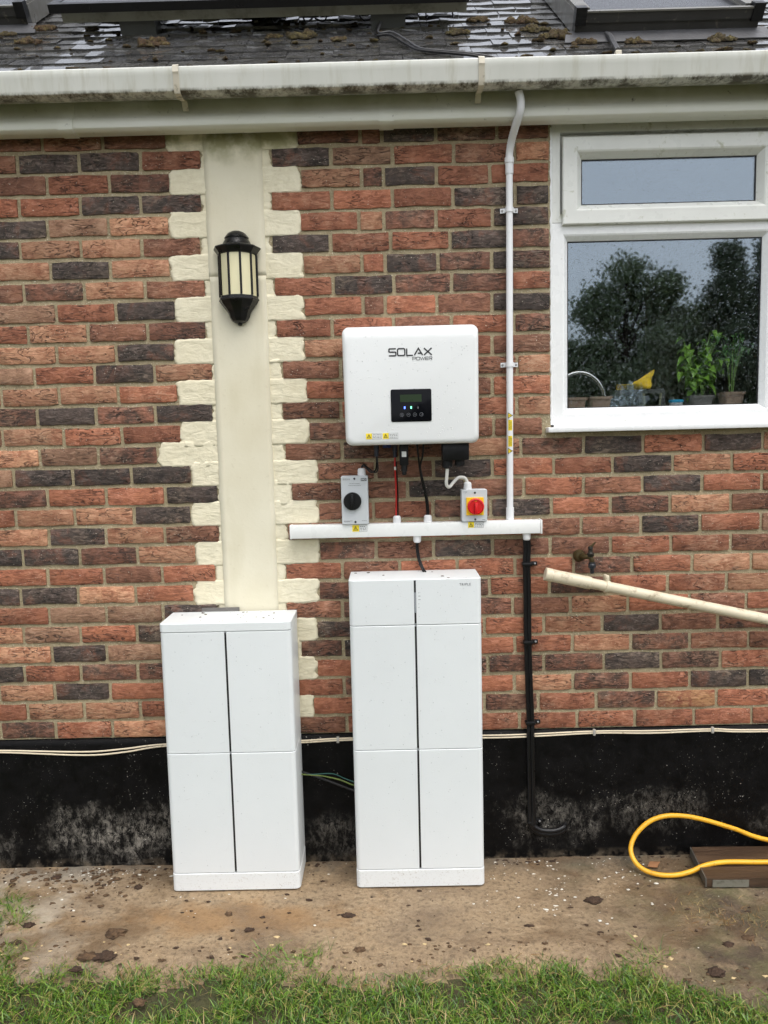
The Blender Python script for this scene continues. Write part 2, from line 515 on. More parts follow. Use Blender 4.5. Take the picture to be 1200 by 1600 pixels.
wall = thing('brick_wall', (0, 0.1, 0), 'house wall of red and blue-black hand-made bricks on a black painted plinth', 'wall')
mb = MB()
mb.box(WX0, WIN0, 0.0062, 0.26, PL_TOP, 3.0)
mb.box(WIN0, WIN1, 0.0062, 0.26, PL_TOP, 1.70)
mb.box(WIN1, WX1, 0.0062, 0.26, PL_TOP, 3.0)
mb.box(WIN0, WIN1, 0.03, 0.26, 2.80, 3.0)
obj('mortar', mb, M_MORTAR, wall)
# measured courses from the top: left edge, right edge (mm along the wall), kind of brick
BRICKS = [
    "-1459,-1247,B -1236,-1025,M -1014,-790,M -306,-82,B -71,-3,M 8,194,D 205,416,B 427,610,M",
    "-1558,-1342,M -1331,-1115,D -1104,-889,D -878,-664,R -402,-191,D -180,35,W 46,258,R 269,481,M 492,612,L",
    "-1457,-1238,M -1227,-1009,R -998,-782,B -296,-80,L -69,0,B 11,194,D 205,390,R 401,610,R",
    "-1560,-1346,R -1335,-1120,R -1109,-898,D -887,-668,D -408,-192,R -181,31,R 42,253,R 264,482,D 493,610,D",
    "-1462,-1247,D -1236,-1020,W -1009,-793,L -303,-95,R -84,-2,L 9,190,B 201,399,R 410,609,D",
    "-1570,-1354,D -1343,-1128,L -1117,-901,L -890,-679,M -412,-201,D -190,21,R 32,240,R 251,462,D 473,612,B",
    "-1460,-1246,L -1235,-1022,D -1011,-798,L -298,-87,L -76,-1,R 10,195,D 206,394,B 405,614,D",
    "-1566,-1351,M -1340,-1125,B -1114,-898,L -887,-669,M -409,-196,R -185,30,D 41,244,B 255,467,B 478,614,R",
    "-1449,-1235,W -1224,-1011,R -1000,-785,D -300,-87,R -76,-4,M 7,188,R 199,393,M 404,614,D",
    "-1560,-1346,R -1335,-1120,L -1109,-897,M -886,-673,B -407,-204,R -193,25,R 36,242,M 253,475,R 486,614,B",
    "-1456,-1243,L -1232,-1019,L -1008,-796,D -304,-89,L -78,-4,M 7,190,R 201,393,R 404,614,M",
    "-1549,-1333,W -1322,-1105,R -1094,-879,D -868,-655,L -390,-178,M -167,40,B 51,260,R 271,485,M 496,614,L",
    "-1675,-1464,R -1453,-1244,L -1233,-1021,L -1010,-792,R -303,-88,R -77,-7,M 4,187,R 198,392,M 403,614,R",
    "-1545,-1332,B -1321,-1109,D -1098,-884,B -873,-661,D -395,-181,M -170,41,R 52,263,M 274,484,R 495,615,L",
    "-1687,-1470,M -1459,-1237,L -1226,-1015,R -1004,-787,R -298,-83,B -72,-2,M 9,194,R 205,396,M 407,583,M",
    "-1546,-1333,L -1322,-1110,W -1099,-882,B -392,-181,M -170,38,B 49,261,M 272,497,L 508,735,B 746,960,D 971,1187,R 1198,1412,D",
    "-1653,-1439,W -1428,-1213,D -1202,-988,D -977,-755,D -269,-55,M -44,164,M 175,389,D 400,622,R 633,845,R 856,1073,D 1084,1297,L 1308,1517,R",
    "-1531,-1315,B -1304,-1089,R -1078,-862,R -851,-656,D -371,-183,M -172,65,M 76,286,D 297,508,M 519,735,R 746,959,M 970,1186,D 1197,1413,R",
    "-1660,-1442,R -1431,-1214,L -1203,-986,L -975,-765,D -270,-67,M -56,161,R 172,381,B 392,613,D 624,839,R 850,1064,B 1075,1296,L 1307,1522,M",
    "-1533,-1320,L -1309,-1098,D -1087,-872,L -861,-658,M -392,-176,M -165,49,R 60,275,M 286,509,L 520,727,M 738,954,M 965,1181,D 1192,1413,R",
    "-1635,-1425,D -1414,-1204,D -1193,-982,B -971,-753,L -271,-61,B -50,160,M 171,386,D 397,608,M 619,839,M 850,1070,R 1081,1298,R 1309,1526,M",
    "-1545,-1334,R -1323,-1115,R -1104,-890,M -879,-679,R -404,-193,R -182,28,M 39,250,R 261,472,R 483,698,R 709,923,B 934,1153,R 1164,1380,L",
    "-1657,-1444,D -1433,-1221,D -1210,-998,L -987,-768,R -279,-67,B -56,155,M 166,374,B 385,605,R 616,837,B 848,1060,R 1071,1286,R 1297,1514,L",
    "-1550,-1339,R -1328,-1116,W -1105,-895,W -884,-677,D -408,-198,M -187,25,B 36,247,M 258,462,B 473,685,M 696,908,L 919,1146,R 1157,1365,M",
    "-1655,-1444,L -1433,-1222,W -1211,-1001,R -990,-772,D -291,-79,D -68,139,M 150,352,R 363,582,R 593,809,L 820,1034,D 1045,1257,M 1268,1481,B",
    "-1543,-1338,L -1327,-1123,D -1112,-906,W -895,-680,M -356,-199,B -188,21,D 32,245,M 256,470,R 481,693,R 704,921,L 932,1149,B 1160,1376,M",
    "-1663,-1452,D -1441,-1230,R -1219,-1006,B -995,-775,B -296,-83,R -72,141,M 152,364,B 375,583,B 594,816,B 827,1038,D 1049,1269,B 1280,1495,R",
    "-1545,-1338,L -1327,-1119,D -1108,-902,R -891,-680,M -376,-199,R -188,23,B 34,247,M 258,467,R 478,696,L 707,920,B 931,1151,R 1162,1378,D",
    "-1661,-1450,R -1439,-1226,L -1215,-1005,L -994,-779,R -316,-101,R -90,124,M 135,349,R 360,560,B 571,787,R 798,1021,B 1032,1256,T 1267,1485,R",
    "-1772,-1562,M -1551,-1344,B -1333,-1119,R -1108,-899,L -888,-680,R -374,-193,M -182,28,R 39,258,M 269,486,R 497,712,R 723,938,R 949,1170,R 1181,1396,R",
]

def brick_variant(k):
    rr = random.Random(100 + k)
    xs = [0, 0.022, 0.2, 0.4, 0.6, 0.8, 0.978, 1]; zs = [0, 0.10, 0.90, 1]
    N = len(xs) - 1
    bow = rr.uniform(-0.035, 0.035)
    vs = []; idx = {}
    for j, z in enumerate(zs):
        for i, x in enumerate(xs):
            edge = i in (0, N) or j in (0, 3)
            xx = x - 0.5 + rr.uniform(-0.007, 0.007)
            zz = z - 0.5 + rr.uniform(-0.032, 0.032) + bow * (1 - (2 * x - 1) ** 2)
            y = rr.uniform(0.0006, 0.0026) if edge else rr.uniform(-0.0022, 0.0004)
            if (i in (0, N)) and (j in (0, 3)): xx *= 0.992; zz *= 0.965; y += 0.0006
            idx[i, j] = len(vs); vs.append((xx, y, zz))
    fs = [(idx[i, j], idx[i + 1, j], idx[i + 1, j + 1], idx[i, j + 1]) for j in range(3) for i in range(N)]
    ring = [idx[i, 0] for i in range(N + 1)] + [idx[N, j] for j in (1, 2, 3)] + [idx[i, 3] for i in range(N - 1, -1, -1)] + [idx[0, j] for j in (2, 1)]
    o = len(vs)
    for q in ring: vs.append((vs[q][0], 0.03, vs[q][2]))
    n = len(ring)
    for a in range(n):
        b = (a + 1) % n
        fs.append((ring[b], ring[a], o + a, o + b))
    return vs, fs
VARS = [brick_variant(k) for k in range(14)]
BMESH = {}
def brick_mesh(k, code):
    if (k, code) not in BMESH:
        vs, fs = VARS[k]
        me = bpy.data.meshes.new('brick')
        me.from_pydata(vs, [], fs); me.materials.append(BM[code])
        me.polygons.foreach_set('use_smooth', [True] * len(fs)); me.update()
        me.set_sharp_from_angle(angle=R(55))
        BMESH[k, code] = me
    return BMESH[k, code]

CODES = list(BM)
rest = MB()                        # bricks beyond the picture or behind the cabinets: one mass
def rest_brick(x0, x1, z, code):
    vs, fs = VARS[random.randrange(14)]
    w = x1 - x0; c = (x0 + x1) / 2
    rest.add([(c + v[0] * w, v[1], z + v[2] * BRH) for v in vs], fs, CODES.index(code))
def hidden(x0, x1, z):
    # behind the two battery cabinets and the inverter
    if -0.80 < x0 and x1 < -0.40 and z < 0.93: return True
    if -0.13 < x0 and x1 < 0.30 and z < 1.08: return True
    if -0.15 < x0 and x1 < 0.31 and 1.74 < z < 2.03: return True
    return False
nb = 0
QL, QR = [], []
for r_, line in enumerate(BRICKS):
    z = ZC - DZ * r_
    row = [(int(a) / 1000, int(b) / 1000, c) for a, b, c in (q.split(',') for q in line.split())]
    QL.append(max(b for a, b, c in row if a < -0.7)); QR.append(min(a for a, b, c in row if a > -0.5))
    for a, b, c in row:
        a += 0.0012; b -= 0.0012
        if hidden(a, b, z) or nb >= 300 or a > 1.43 or b < -1.57:
            rest_brick(a, b, z, c); continue
        k = random.randrange(14)
        inst('brick', brick_mesh(k, c), ((a + b) / 2, random.uniform(-0.0012, 0.0012), z + random.uniform(-0.001, 0.001)), wall,
             (random.uniform(-0.008, 0.008), random.uniform(-0.005, 0.005), random.uniform(-0.006, 0.006)),
             (b - a, 1.0, BRH * random.uniform(0.97, 1.03)))
        nb += 1
    x = row[0][0] - 0.011
    while x - 0.215 > WX0:
        rest_brick(x - 0.214, x, z, random.choice('RRLMMBDW')); x -= 0.225
    x = row[-1][1] + 0.011
    if r_ <= 14: x = WIN1 + 0.012
    while x + 0.2 < WX1:
        rest_brick(x, x + 0.214, z, random.choice('RRLMMBDW')); x += 0.225
o = obj('brick_mass', rest, [BM[c] for c in CODES], wall, smooth=55, bm_fix=False)
o['kind'] = 'stuff'

# black painted plinth, slightly proud, its face gently uneven
n1_, n2_ = 260, 28
vs = []
for j in range(n2_):
    for i in range(n1_):
        x = WX0 + (WX1 - WX0) * i / (n1_ - 1); z = -0.03 + (PL_TOP + 0.03 - 0.004) * j / (n2_ - 1)
        top = 0.006 if j == n2_ - 1 else 0.0
        vs.append((x, -0.006 + top + 0.004 * noise.noise((x * 4, z * 5, 2)) + 0.0018 * noise.noise((x * 17, z * 17, 5)), z + (0.004 * noise.noise((x * 9, 0, 3)) if j == n2_ - 1 else 0)))
fs = [(j * n1_ + i, j * n1_ + i + 1, (j + 1) * n1_ + i + 1, (j + 1) * n1_ + i) for j in range(n2_ - 1) for i in range(n1_ - 1)]
b0 = len(vs)
for i in range(n1_): vs.append((vs[(n2_ - 1) * n1_ + i][0], 0.05, PL_TOP - 0.002))
fs += [((n2_ - 1) * n1_ + i, (n2_ - 1) * n1_ + i + 1, b0 + i + 1, b0 + i) for i in range(n1_ - 1)]
obj('plinth', MB().add(vs, fs), M_PLINTH, wall, smooth='all', bm_fix=False)

# smooth render strip with toothed blocks either side
PX0, PX1 = -0.651, -0.437
def wavy_panel(x0, x1, z0, z1, y, seed, amp=0.0022, nz=None):
    nz = nz or max(3, int((z1 - z0) / 0.02)); nxx = max(3, int((x1 - x0) / 0.02))
    vs = []
    for j in range(nz + 1):
        for i in range(nxx + 1):
            x = x0 + (x1 - x0) * i / nxx; z = z0 + (z1 - z0) * j / nz
            if i == 0: x += amp * noise.noise((z * 14, seed, 0)) * 1.5
            if i == nxx: x += amp * noise.noise((z * 14, seed, 9)) * 1.5
            rim = 0.001 if i in (0, nxx) else 0
            vs.append((x, y + rim + 0.0012 * noise.noise((x * 12, z * 6, seed)), z))
    w = nxx + 1
    fs = [(j * w + i, j * w + i + 1, (j + 1) * w + i + 1, (j + 1) * w + i) for j in range(nz) for i in range(nxx)]
    ring = [i for i in range(w)] + [j * w + nxx for j in range(1, nz + 1)] + [nz * w + i for i in range(nxx - 1, -1, -1)] + [j * w for j in range(nz - 1, 0, -1)]
    o = len(vs)
    for q in ring: vs.append((vs[q][0], 0.02, vs[q][2]))
    n = len(ring)
    fs += [(ring[(a + 1) % n], ring[a], o + a, o + (a + 1) % n) for a in range(n)]
    return MB().add(vs, fs)
obj('render_panel', wavy_panel(PX0, PX1, 2.2895, 2.80, -0.0005, 1), M_RENDER, wall, smooth='all', bm_fix=False)
obj('render_panel', wavy_panel(PX0 + 0.003, PX1 - 0.002, PL_TOP, 2.2888, -0.0012, 2), M_RENDER, wall, smooth='all', bm_fix=False)

def render_block(x0, x1, z0, z1, seed, ragged, y0=0.002):
    """hand-trowelled filling with a ragged free edge; ragged = -1 left, +1 right"""
    nxx = max(4, int((x1 - x0) / 0.008)); nz = max(6, int((z1 - z0) / 0.008))
    vs = []
    for j in range(nz + 1):
        for i in range(nxx + 1):
            u = i / nxx; w = j / nz
            x = x0 + (x1 - x0) * u; z = z0 + (z1 - z0) * w
            k = (1 - u) if ragged < 0 else u
            corner = (abs(2 * w - 1) ** 5) * 0.009 * k
            x += ragged * (0.014 * noise.noise((z * 38, seed, 1)) + 0.008 * noise.noise((z * 140, seed, 5)) - corner) * k
            z += 0.0045 * noise.noise((x * 45, w * 3, seed)) * (1 if j in (0, nz) else 0)
            rim = 0.003 if (k > 0.99 and k < 2 and x1 - x0 > 0.03) else 0
            y = y0 + rim + 0.0020 * noise.noise((x * 26, z * 34, seed)) + 0.0010 * noise.noise((x * 70, z * 110, seed))
            vs.append((x, y, z))
    w = nxx + 1
    fs = [(j * w + i, j * w + i + 1, (j + 1) * w + i + 1, (j + 1) * w + i) for j in range(nz) for i in range(nxx)]
    ring = [i for i in range(w)] + [j * w + nxx for j in range(1, nz + 1)] + [nz * w + i for i in range(nxx - 1, -1, -1)] + [j * w for j in range(nz - 1, 0, -1)]
    o = len(vs)
    for q in ring: vs.append((vs[q][0], 0.02, vs[q][2]))
    n = len(ring)
    fs += [(ring[(a + 1) % n], ring[a], o + a, o + (a + 1) % n) for a in range(n)]
    return MB().add(vs, fs)
for r_ in range(30):
    z = ZC - DZ * r_
    for side in (-1, 1):
        q = QL[r_] if side < 0 else QR[r_]
        inner = PX0 + 0.012 if side < 0 else PX1 - 0.012
        x0, x1 = (q, inner) if side < 0 else (inner, q)
        w = x1 - x0
        if w < 0.016: continue
        if side < 0 and r_ == 15: x0 += 0.008
        tall = w > 0.075
        h = DZ / 2 + (0.0095 if tall else 0.004)
        obj('render_block', render_block(x0 + (0.001 if side < 0 else 0), x1 - (0.001 if side > 0 else 0), z - h, z + h, r_ * 2.3 + side, side, 0.0022 if tall else 0.0036), M_RENDER_ROUGH, wall, smooth='all', bm_fix=False)

# ------------------------------------------------------------------ fascia, soffit, gutter
M_UPVC_DIRTY = mat('weathered_white_upvc', srgb(206, 206, 188), 0.4, var=0.08, vscale=5, dirt=(srgb(112, 112, 78), 9.0, 0.56, 0.78, (0.6, 1.0, 2.2)), bump=0.0006, bscale=60)
def gutter_mat():
    t = NT('stained_gutter_upvc')
    n1 = t.noise(t.vmul(t.pos, (6.0, 3.0, 1.2)), 1.0, 5, 0.6); n2 = t.noise(t.pos, 28.0, 6, 0.75); n3 = t.noise(t.vmul(t.pos, (22.0, 6.0, 3.0)), 1.0, 4, 0.7)
    s = t.sep(t.pos)
    c = t.mix(t.ramp(n1, 0.3, 0.7), srgb(218, 218, 211), srgb(204, 205, 196))
    c = t.mix(t.math('MULTIPLY', t.ramp(n3, 0.52, 0.72), 0.32), c, srgb(150, 143, 106))
    low = t.ramp(s[2], 2.868, 2.878, 1, 0)                       # tide mark of grime along the lower arris
    c = t.mix(t.math('MULTIPLY', low, t.ramp(t.noise(t.vmul(t.pos, (14, 9, 9)), 1.0, 6, 0.8), 0.42, 0.58)), c, srgb(74, 68, 48))
    c = t.mix(t.ramp(n2, 0.70, 0.80, 0, 0.6), c, srgb(120, 108, 80))
    t.base(c); t.rough(0.38)
    return t.m
M_GUTTER = gutter_mat()
def fascia_mat():
    t = NT('algae_shaded_fascia')
    n1 = t.noise(t.vmul(t.pos, (2.0, 2.0, 9.0)), 1.0, 5, 0.6); n2 = t.noise(t.pos, 34.0, 6, 0.75); n3 = t.noise(t.pos, 8.0, 4)
    s = t.sep(t.pos)
    up = t.ramp(s[2], 2.80, 2.87)
    c = t.mix(t.ramp(n1, 0.35, 0.65), srgb(222, 222, 212), srgb(210, 211, 196))
    c = t.mix(t.math('MULTIPLY', up, t.ramp(n3, 0.30, 0.60, 0.25, 0.6)), c, srgb(150, 152, 108))  # green upper band; the gutter's shade is put into its colour too
    c = t.mix(t.ramp(n2, 0.63, 0.73, 0, 0.8), c, srgb(76, 70, 52))
    t.base(c); t.rough(0.4)
    return t.m
M_FASCIA = fascia_mat()
FX0, FX1 = -2.6, 2.6
fprof = [(-0.030, 2.960), (-0.068, 2.960), (-0.070, 2.862), (-0.072, 2.842), (-0.080, 2.832), (-0.089, 2.822), (-0.093, 2.808), (-0.090, 2.794), (-0.080, 2.785), (-0.066, 2.783), (-0.030, 2.786)]
fascia = thing('fascia_board', (0, -0.05, 2.78), 'off-white plastic fascia board with green algae and painted shade under the gutter', 'fascia')
obj('board', MB().loft([[(FX0, y, z) for y, z in fprof], [(FX1, y, z) for y, z in fprof]]), M_FASCIA, fascia, smooth=35)
def grow(p, d):
    c = (-0.05, 2.85)
    return [(y + (-d if y < -0.05 else 0), z + (-d if z < 2.80 else 0)) for y, z in p]
for xa, xb in ((-1.142, -1.088), (-0.006, 0.046), (1.95, 2.0)):
    g = grow(fprof, 0.004)
    obj('joint_cover', MB().loft([[(xa, y, z) for y, z in g], [(xb, y, z) for y, z in g]]), M_FASCIA, fascia, smooth=35)
obj('soffit', MB().box(FX0, FX1, -0.032, 0.03, 2.804, 2.812), M_UPVC_DIRTY, fascia)

gout = [(-0.186, 2.943), (-0.193, 2.946), (-0.199, 2.941), (-0.200, 2.926), (-0.196, 2.917), (-0.193, 2.878), (-0.189, 2.868), (-0.182, 2.864), (-0.150, 2.864), (-0.112, 2.872), (-0.098, 2.884), (-0.094, 2.902), (-0.093, 2.945)]
gin = [(-0.096, 2.945), (-0.097, 2.904), (-0.102, 2.888), (-0.114, 2.876), (-0.150, 2.868), (-0.180, 2.868), (-0.186, 2.875), (-0.189, 2.915)]
gutter = thing('gutter', (0, -0.15, 2.86), 'stained white square-section rain gutter along the eaves', 'gutter')
obj('channel', MB().loft([[(FX0, y, z) for y, z in gout + gin], [(FX1, y, z) for y, z in gout + gin]]), M_GUTTER, gutter, smooth=30)
M_CLIP = mat('gutter_clip', srgb(212, 204, 186), 0.45, var=0.1, dirt=(srgb(120, 110, 80), 40, 0.58, 0.72))
for xb in (-0.688, 0.344, 1.38):
    path_ = [(-0.186, 2.949), (-0.194, 2.951), (-0.204, 2.944), (-0.205, 2.924), (-0.199, 2.914), (-0.197, 2.874), (-0.188, 2.860), (-0.150, 2.858), (-0.112, 2.868), (-0.098, 2.872), (-0.080, 2.845)]
    back = [(y + 0.004, z + 0.002) for y, z in reversed(path_)]
    obj('bracket', MB().loft([[(xb - 0.010, y, z) for y, z in path_ + back], [(xb + 0.010 , y, z) for y, z in path_ + back]]), M_CLIP, gutter, smooth=30)

# ------------------------------------------------------------------ roof of plain tiles
PITCH = R(37.5)
RY, RZ = -0.125, 2.955
def rp(x, s, off=0.0):
    """a point on the roof: x along the eaves, s up the slope, off square to it"""
    return (x, RY + s * math.cos(PITCH) - off * math.sin(PITCH), RZ + s * math.sin(PITCH) + off * math.cos(PITCH))
def tile_mat():
    t = NT('wet_concrete_tile')
    oi = t.n('ShaderNodeObjectInfo')
    n1 = t.noise(t.pos, 6.0, 4); n2 = t.noise(t.pos, 90.0, 5, 0.7); n3 = t.noise(t.pos, 28.0, 5, 0.7)
    c = t.mix(t.ramp(n1, 0.3, 0.7), srgb(56, 56, 57), srgb(78, 77, 75))
    c = t.mix(t.ramp(oi.outputs['Random'], 0, 1, 0, 0.35), c, srgb(100, 98, 96))
    c = t.mix(t.ramp(n3, 0.58, 0.72, 0, 0.8), c, srgb(70, 64, 44))
    c = t.mix(t.ramp(n2, 0.68, 0.74), c, srgb(126, 122, 112))
    t.base(c)
    t.rough(t.ramp(n3, 0.38, 0.66, 0.12, 0.42)); t.b.inputs['Coat Weight'].default_value = 1.0; t.b.inputs['Coat Roughness'].default_value = 0.025; t.b.inputs['Coat IOR'].default_value = 1.6
    t.bump(t.math('ADD', n2, t.math('MULTIPLY', n3, 0.8)), 0.0007, 0.5)
    return t.m
M_TILE = tile_mat()
M_DECK = mat('roof_underlay', srgb(26, 26, 28), 0.8)
roof = thing('tiled_roof', (0, 1.0, 3.0), 'wet dark grey plain tile roof slope dotted with moss above the gutter', 'roof')
obj('deck', MB().add([rp(-2.7, -0.02, -0.03), rp(2.7, -0.02, -0.03), rp(2.7, 4.2, -0.03), rp(-2.7, 4.2, -0.03)], [(0, 1, 2, 3)]), M_DECK, roof, bm_fix=False)
def tile_shape(seed):
    rr = random.Random(seed)
    w, l, th = 0.1625, 0.262, 0.0125
    vs = []
    xs = [-0.5, -0.17, 0.17, 0.5]
    for s_, zz in ((0, 0), (0, 1), (1, 1), (1, 0)):
        for x in xs:
            sag = -0.0015 * (1 - (2 * x) ** 2)
            vs.append((x * w + rr.uniform(-.0008, .0008), s_ * l + rr.uniform(-0.003, 0.003) * (1 - s_), (zz - 0.0) * th + sag + rr.uniform(-.0008, .0008)))
    fs = []
    for k in range(4):
        k2 = (k + 1) % 4
        fs += [(k * 4 + i, k * 4 + i + 1, k2 * 4 + i + 1, k2 * 4 + i) for i in range(3)]
    fs += [(0, 4, 8, 12), (3, 15, 11, 7)]
    return vs, fs
TILES = []
for k in range(8):
    vs, fs = tile_shape(k)
    m = MB().add(vs, fs)
    me = mesh_of('tile', m, M_TILE)
    bm = bmesh.new(); bm.from_mesh(me); bmesh.ops.recalc_face_normals(bm, faces=list(bm.faces)); bm.to_mesh(me); bm.free()
    TILES.append((me, vs, fs))
tile_rest = MB(); nt_ = 0
for k in range(26):
    s0 = k * 0.100
    off = (k % 2) * 0.0825
    i0 = -16
    for i in range(-16, 17):
        x = i * 0.165 + off + random.uniform(-0.0015, 0.0015)
        ss = s0 + random.uniform(-0.006, 0.006)
        tilt = R(2.6) + random.uniform(-0.008, 0.012)
        q = random.randrange(8)
        loc = rp(x, ss, 0.004 + random.uniform(0, 0.003))
        rot = (PITCH - tilt, random.uniform(-0.012, 0.012), random.uniform(-0.008, 0.008))
        vis = abs(x) < 1.55 + 0.03 * k and k < 14 and not (-1.05 < x < 0.25 and k > 7) and not (0.8 < x < 1.3 and k > 2)
        if vis and nt_ < 295:
            inst('roof_tile', TILES[q][0], loc, roof, rot); nt_ += 1
        else:
            mtx = Matrix.LocRotScale(Vector(loc), __import__('mathutils').Euler(rot), None)
            tile_rest.add([mtx @ Vector(v) for v in TILES[q][1]], TILES[q][2])
o = obj('tile_mass', tile_rest, M_TILE, roof)
o['kind'] = 'stuff'
# ------------------------------------------------------------------ window and what stands behind it
M_UPVC = mat('white_upvc', srgb(232, 233, 232), 0.28, var=0.03, dirt=(srgb(158, 150, 122), 38.0, 0.69, 0.80), bump=0.0003, bscale=25)
M_UPVC_HEAD = mat('white_upvc_head_shade', srgb(222, 223, 217), 0.32, var=0.05, dirt=(srgb(150, 150, 112), 22.0, 0.60, 0.78))  # greyer green copy of the white: eaves shade in its colour, plus grime
M_GASKET = mat('black_gasket', srgb(28, 28, 30), 0.6)
def glass_mat(name, tint=(0.965, 0.975, 0.97), f0=0.13, rough=0.018):
    t = NT(name)
    t.t.nodes.remove(t.b)
    tr = t.n('ShaderNodeBsdfTransparent'); tr.inputs[0].default_value = tint + (1,)
    gl = t.n('ShaderNodeBsdfGlossy'); gl.inputs['Roughness'].default_value = rough
    gl.inputs['Color'].default_value = (0.76, 0.88, 1.0, 1)
    lw = t.n('ShaderNodeLayerWeight')
    fac = t.math('ADD', f0, t.math('MULTIPLY', t.math('POWER', lw.outputs['Facing'], 5.0), 0.9), True)
    mx = t.n('ShaderNodeMixShader')
    t.link(fac, mx.inputs[0]); t.link(tr.outputs[0], mx.inputs[1]); t.link(gl.outputs[0], mx.inputs[2])
    t.link(mx.outputs[0], t.out.inputs['Surface'])
    return t.m
M_GLASS = glass_mat('window_glass')
window = thing('window', (1.46, 0.03, 1.70), 'white plastic casement window with narrow top light in the brick wall', 'window')
for k, x0 in enumerate((0.624, 1.472)):
    x1 = x0 + 0.848
    # fixed light below
    m = MB().frame(x0, x1, 1.712, 2.452, [(0, 0.07), (0, 0.010), (0.040, 0.010), (0.046, 0.013), (0.060, 0.030), (0.062, 0.034)])
    fr_ = obj('frame', m, M_UPVC, window)
    m = MB().frame(x0 + 0.061, x1 - 0.061, 1.773, 2.391, [(0, 0.0335), (0.004, 0.0335), (0.004, 0.040)])
    obj('gasket', m, M_GASKET, fr_)
    # top light: surround and opening sash
    m = MB().frame(x0, x1, 2.454, 2.802, [(0, 0.07), (0, 0.010), (0.030, 0.010), (0.030, 0.035), (0.05, 0.035)])
    obj('frame', m, M_UPVC_HEAD, window)
    m = MB().frame(x0 + 0.036, x1 - 0.022, 2.443, 2.752, [(0, 0.0095), (0, -0.006), (0.003, -0.009), (0.048, -0.009), (0.054, -0.006), (0.072, 0.016), (0.074, 0.020)])
    sash = obj('sash', m, M_UPVC_HEAD, window)
    m = MB().frame(x0 + 0.109, x1 - 0.095, 2.516, 2.679, [(0, 0.0195), (0.004, 0.0195), (0.004, 0.026)])
    obj('gasket', m, M_GASKET, sash)
    obj('pane', MB().box(x0 + 0.109, x1 - 0.095, 0.023, 0.027, 2.516, 2.679), M_GLASS, window)
    obj('pane', MB().box(x0 + 0.062, x1 - 0.062, 0.036, 0.040, 1.774, 2.390), M_GLASS, window)
m = MB().bbox(0.598, 2.34, -0.046, 0.06, 1.684, 1.7035, 0.003)
obj('sill', m, M_UPVC, window, smooth=30)
obj('sill_upstand', MB().box(0.628, 2.31, 0.002, 0.06, 1.7037, 1.7118), M_UPVC, window)
# bead of sealant between bricks and frame
vs = []; fs = []
for j in range(160):
    z = 1.712 + (2.79 - 1.712) * j / 159
    xl = 0.6145 + 0.0032 * noise.noise((z * 34, 0, 0)) + 0.0025 * noise.noise((z * 110, 3, 0))
    vs += [(xl, 0.012, z), (xl + 0.002, 0.004 + 0.0015 * noise.noise((z * 60, 1, 1)), z), (0.6245, 0.006, z), (0.6245, 0.012, z)]
for j in range(159):
    for i in range(3): fs.append((j * 4 + i, j * 4 + i + 1, j * 4 + 5 + i, j * 4 + 4 + i))
obj('sealant', MB().add(vs, fs), M_UPVC, window, smooth='all')

# rain on the glass
m = MB()
for k in range(4600):
    big = random.random() < 0.10
    u = random.random()
    if k < 4050:
        x = random.uniform(0.692, 1.405); z = 1.778 + (2.385 - 1.778) * (random.random() ** 0.9)
        yy = 0.0359
    else:
        x = random.uniform(0.74, 1.37); z = random.uniform(2.52, 2.675); yy = 0.0229
    r_ = random.uniform(0.0012, 0.0021) if big else random.uniform(0.0005, 0.0012)
    n = 6
    vv = [(x + r_ * math.cos(2 * math.pi * i / n), yy, z + r_ * 1.25 * math.sin(2 * math.pi * i / n)) for i in range(n)]
    v2 = [(x + 0.55 * r_ * math.cos(2 * math.pi * i / n), yy - 0.34 * r_, z + 0.7 * r_ * math.sin(2 * math.pi * i / n) - 0.1 * r_) for i in range(n)]
    f = [(i, (i + 1) % n, n + (i + 1) % n, n + i) for i in range(n)] + [tuple(range(n, 2 * n))]
    m.add(vv + v2, f)
t = NT('raindrop')
t.base((0.9, 0.93, 0.95)); t.rough(0.05)
t.b.inputs['Transmission Weight'].default_value = 0.90
t.b.inputs['IOR'].default_value = 1.33; t.b.inputs['Specular IOR Level'].default_value = 0.3
M_DROP = t.m
o = obj('raindrops', m, t.m, window, smooth='all')
o['kind'] = 'stuff'

# dim room behind
M_ROOM = mat('dim_room_paint', srgb(120, 108, 94), 0.8, var=0.05)
M_ROOM_DARK = mat('dark_cupboard', srgb(40, 34, 30), 0.6)
room = MB()
for fxy in ([(0.45, 3.0, 0.9), (2.5, 3.0, 0.9), (2.5, 3.0, 2.85), (0.45, 3.0, 2.85)],
            [(0.45, 0.262, 0.9), (0.45, 3.0, 0.9), (0.45, 3.0, 2.85), (0.45, 0.262, 2.85)],
            [(2.5, 0.262, 0.9), (2.5, 0.262, 2.85), (2.5, 3.0, 2.85), (2.5, 3.0, 0.9)],
            [(0.45, 0.262, 2.85), (0.45, 3.0, 2.85), (2.5, 3.0, 2.85), (2.5, 0.262, 2.85)],
            [(0.45, 0.262, 0.9), (2.5, 0.262, 0.9), (2.5, 3.0, 0.9), (0.45, 3.0, 0.9)]):
    room.add(fxy, [(0, 1, 2, 3)])
ro = obj('room_walls', room, M_ROOM, bm_fix=False)
tag(ro, 'dim kitchen walls seen through the window', kind='structure')
cup = MB().bbox(0.5, 1.75, 2.35, 2.98, 0.9, 2.75, 0.01)
cupo = obj('cupboard', cup, M_ROOM_DARK, smooth=30)
tag(cupo, 'tall dark cupboard deep inside the room behind the window', 'cupboard')
sl = MB().bbox(0.62, 2.32, 0.0705, 0.32, 1.742, 1.764, 0.003)
slo = obj('inner_sill', sl, mat('inner_sill_white', srgb(205, 205, 200), 0.4))
tag(slo, kind='structure')

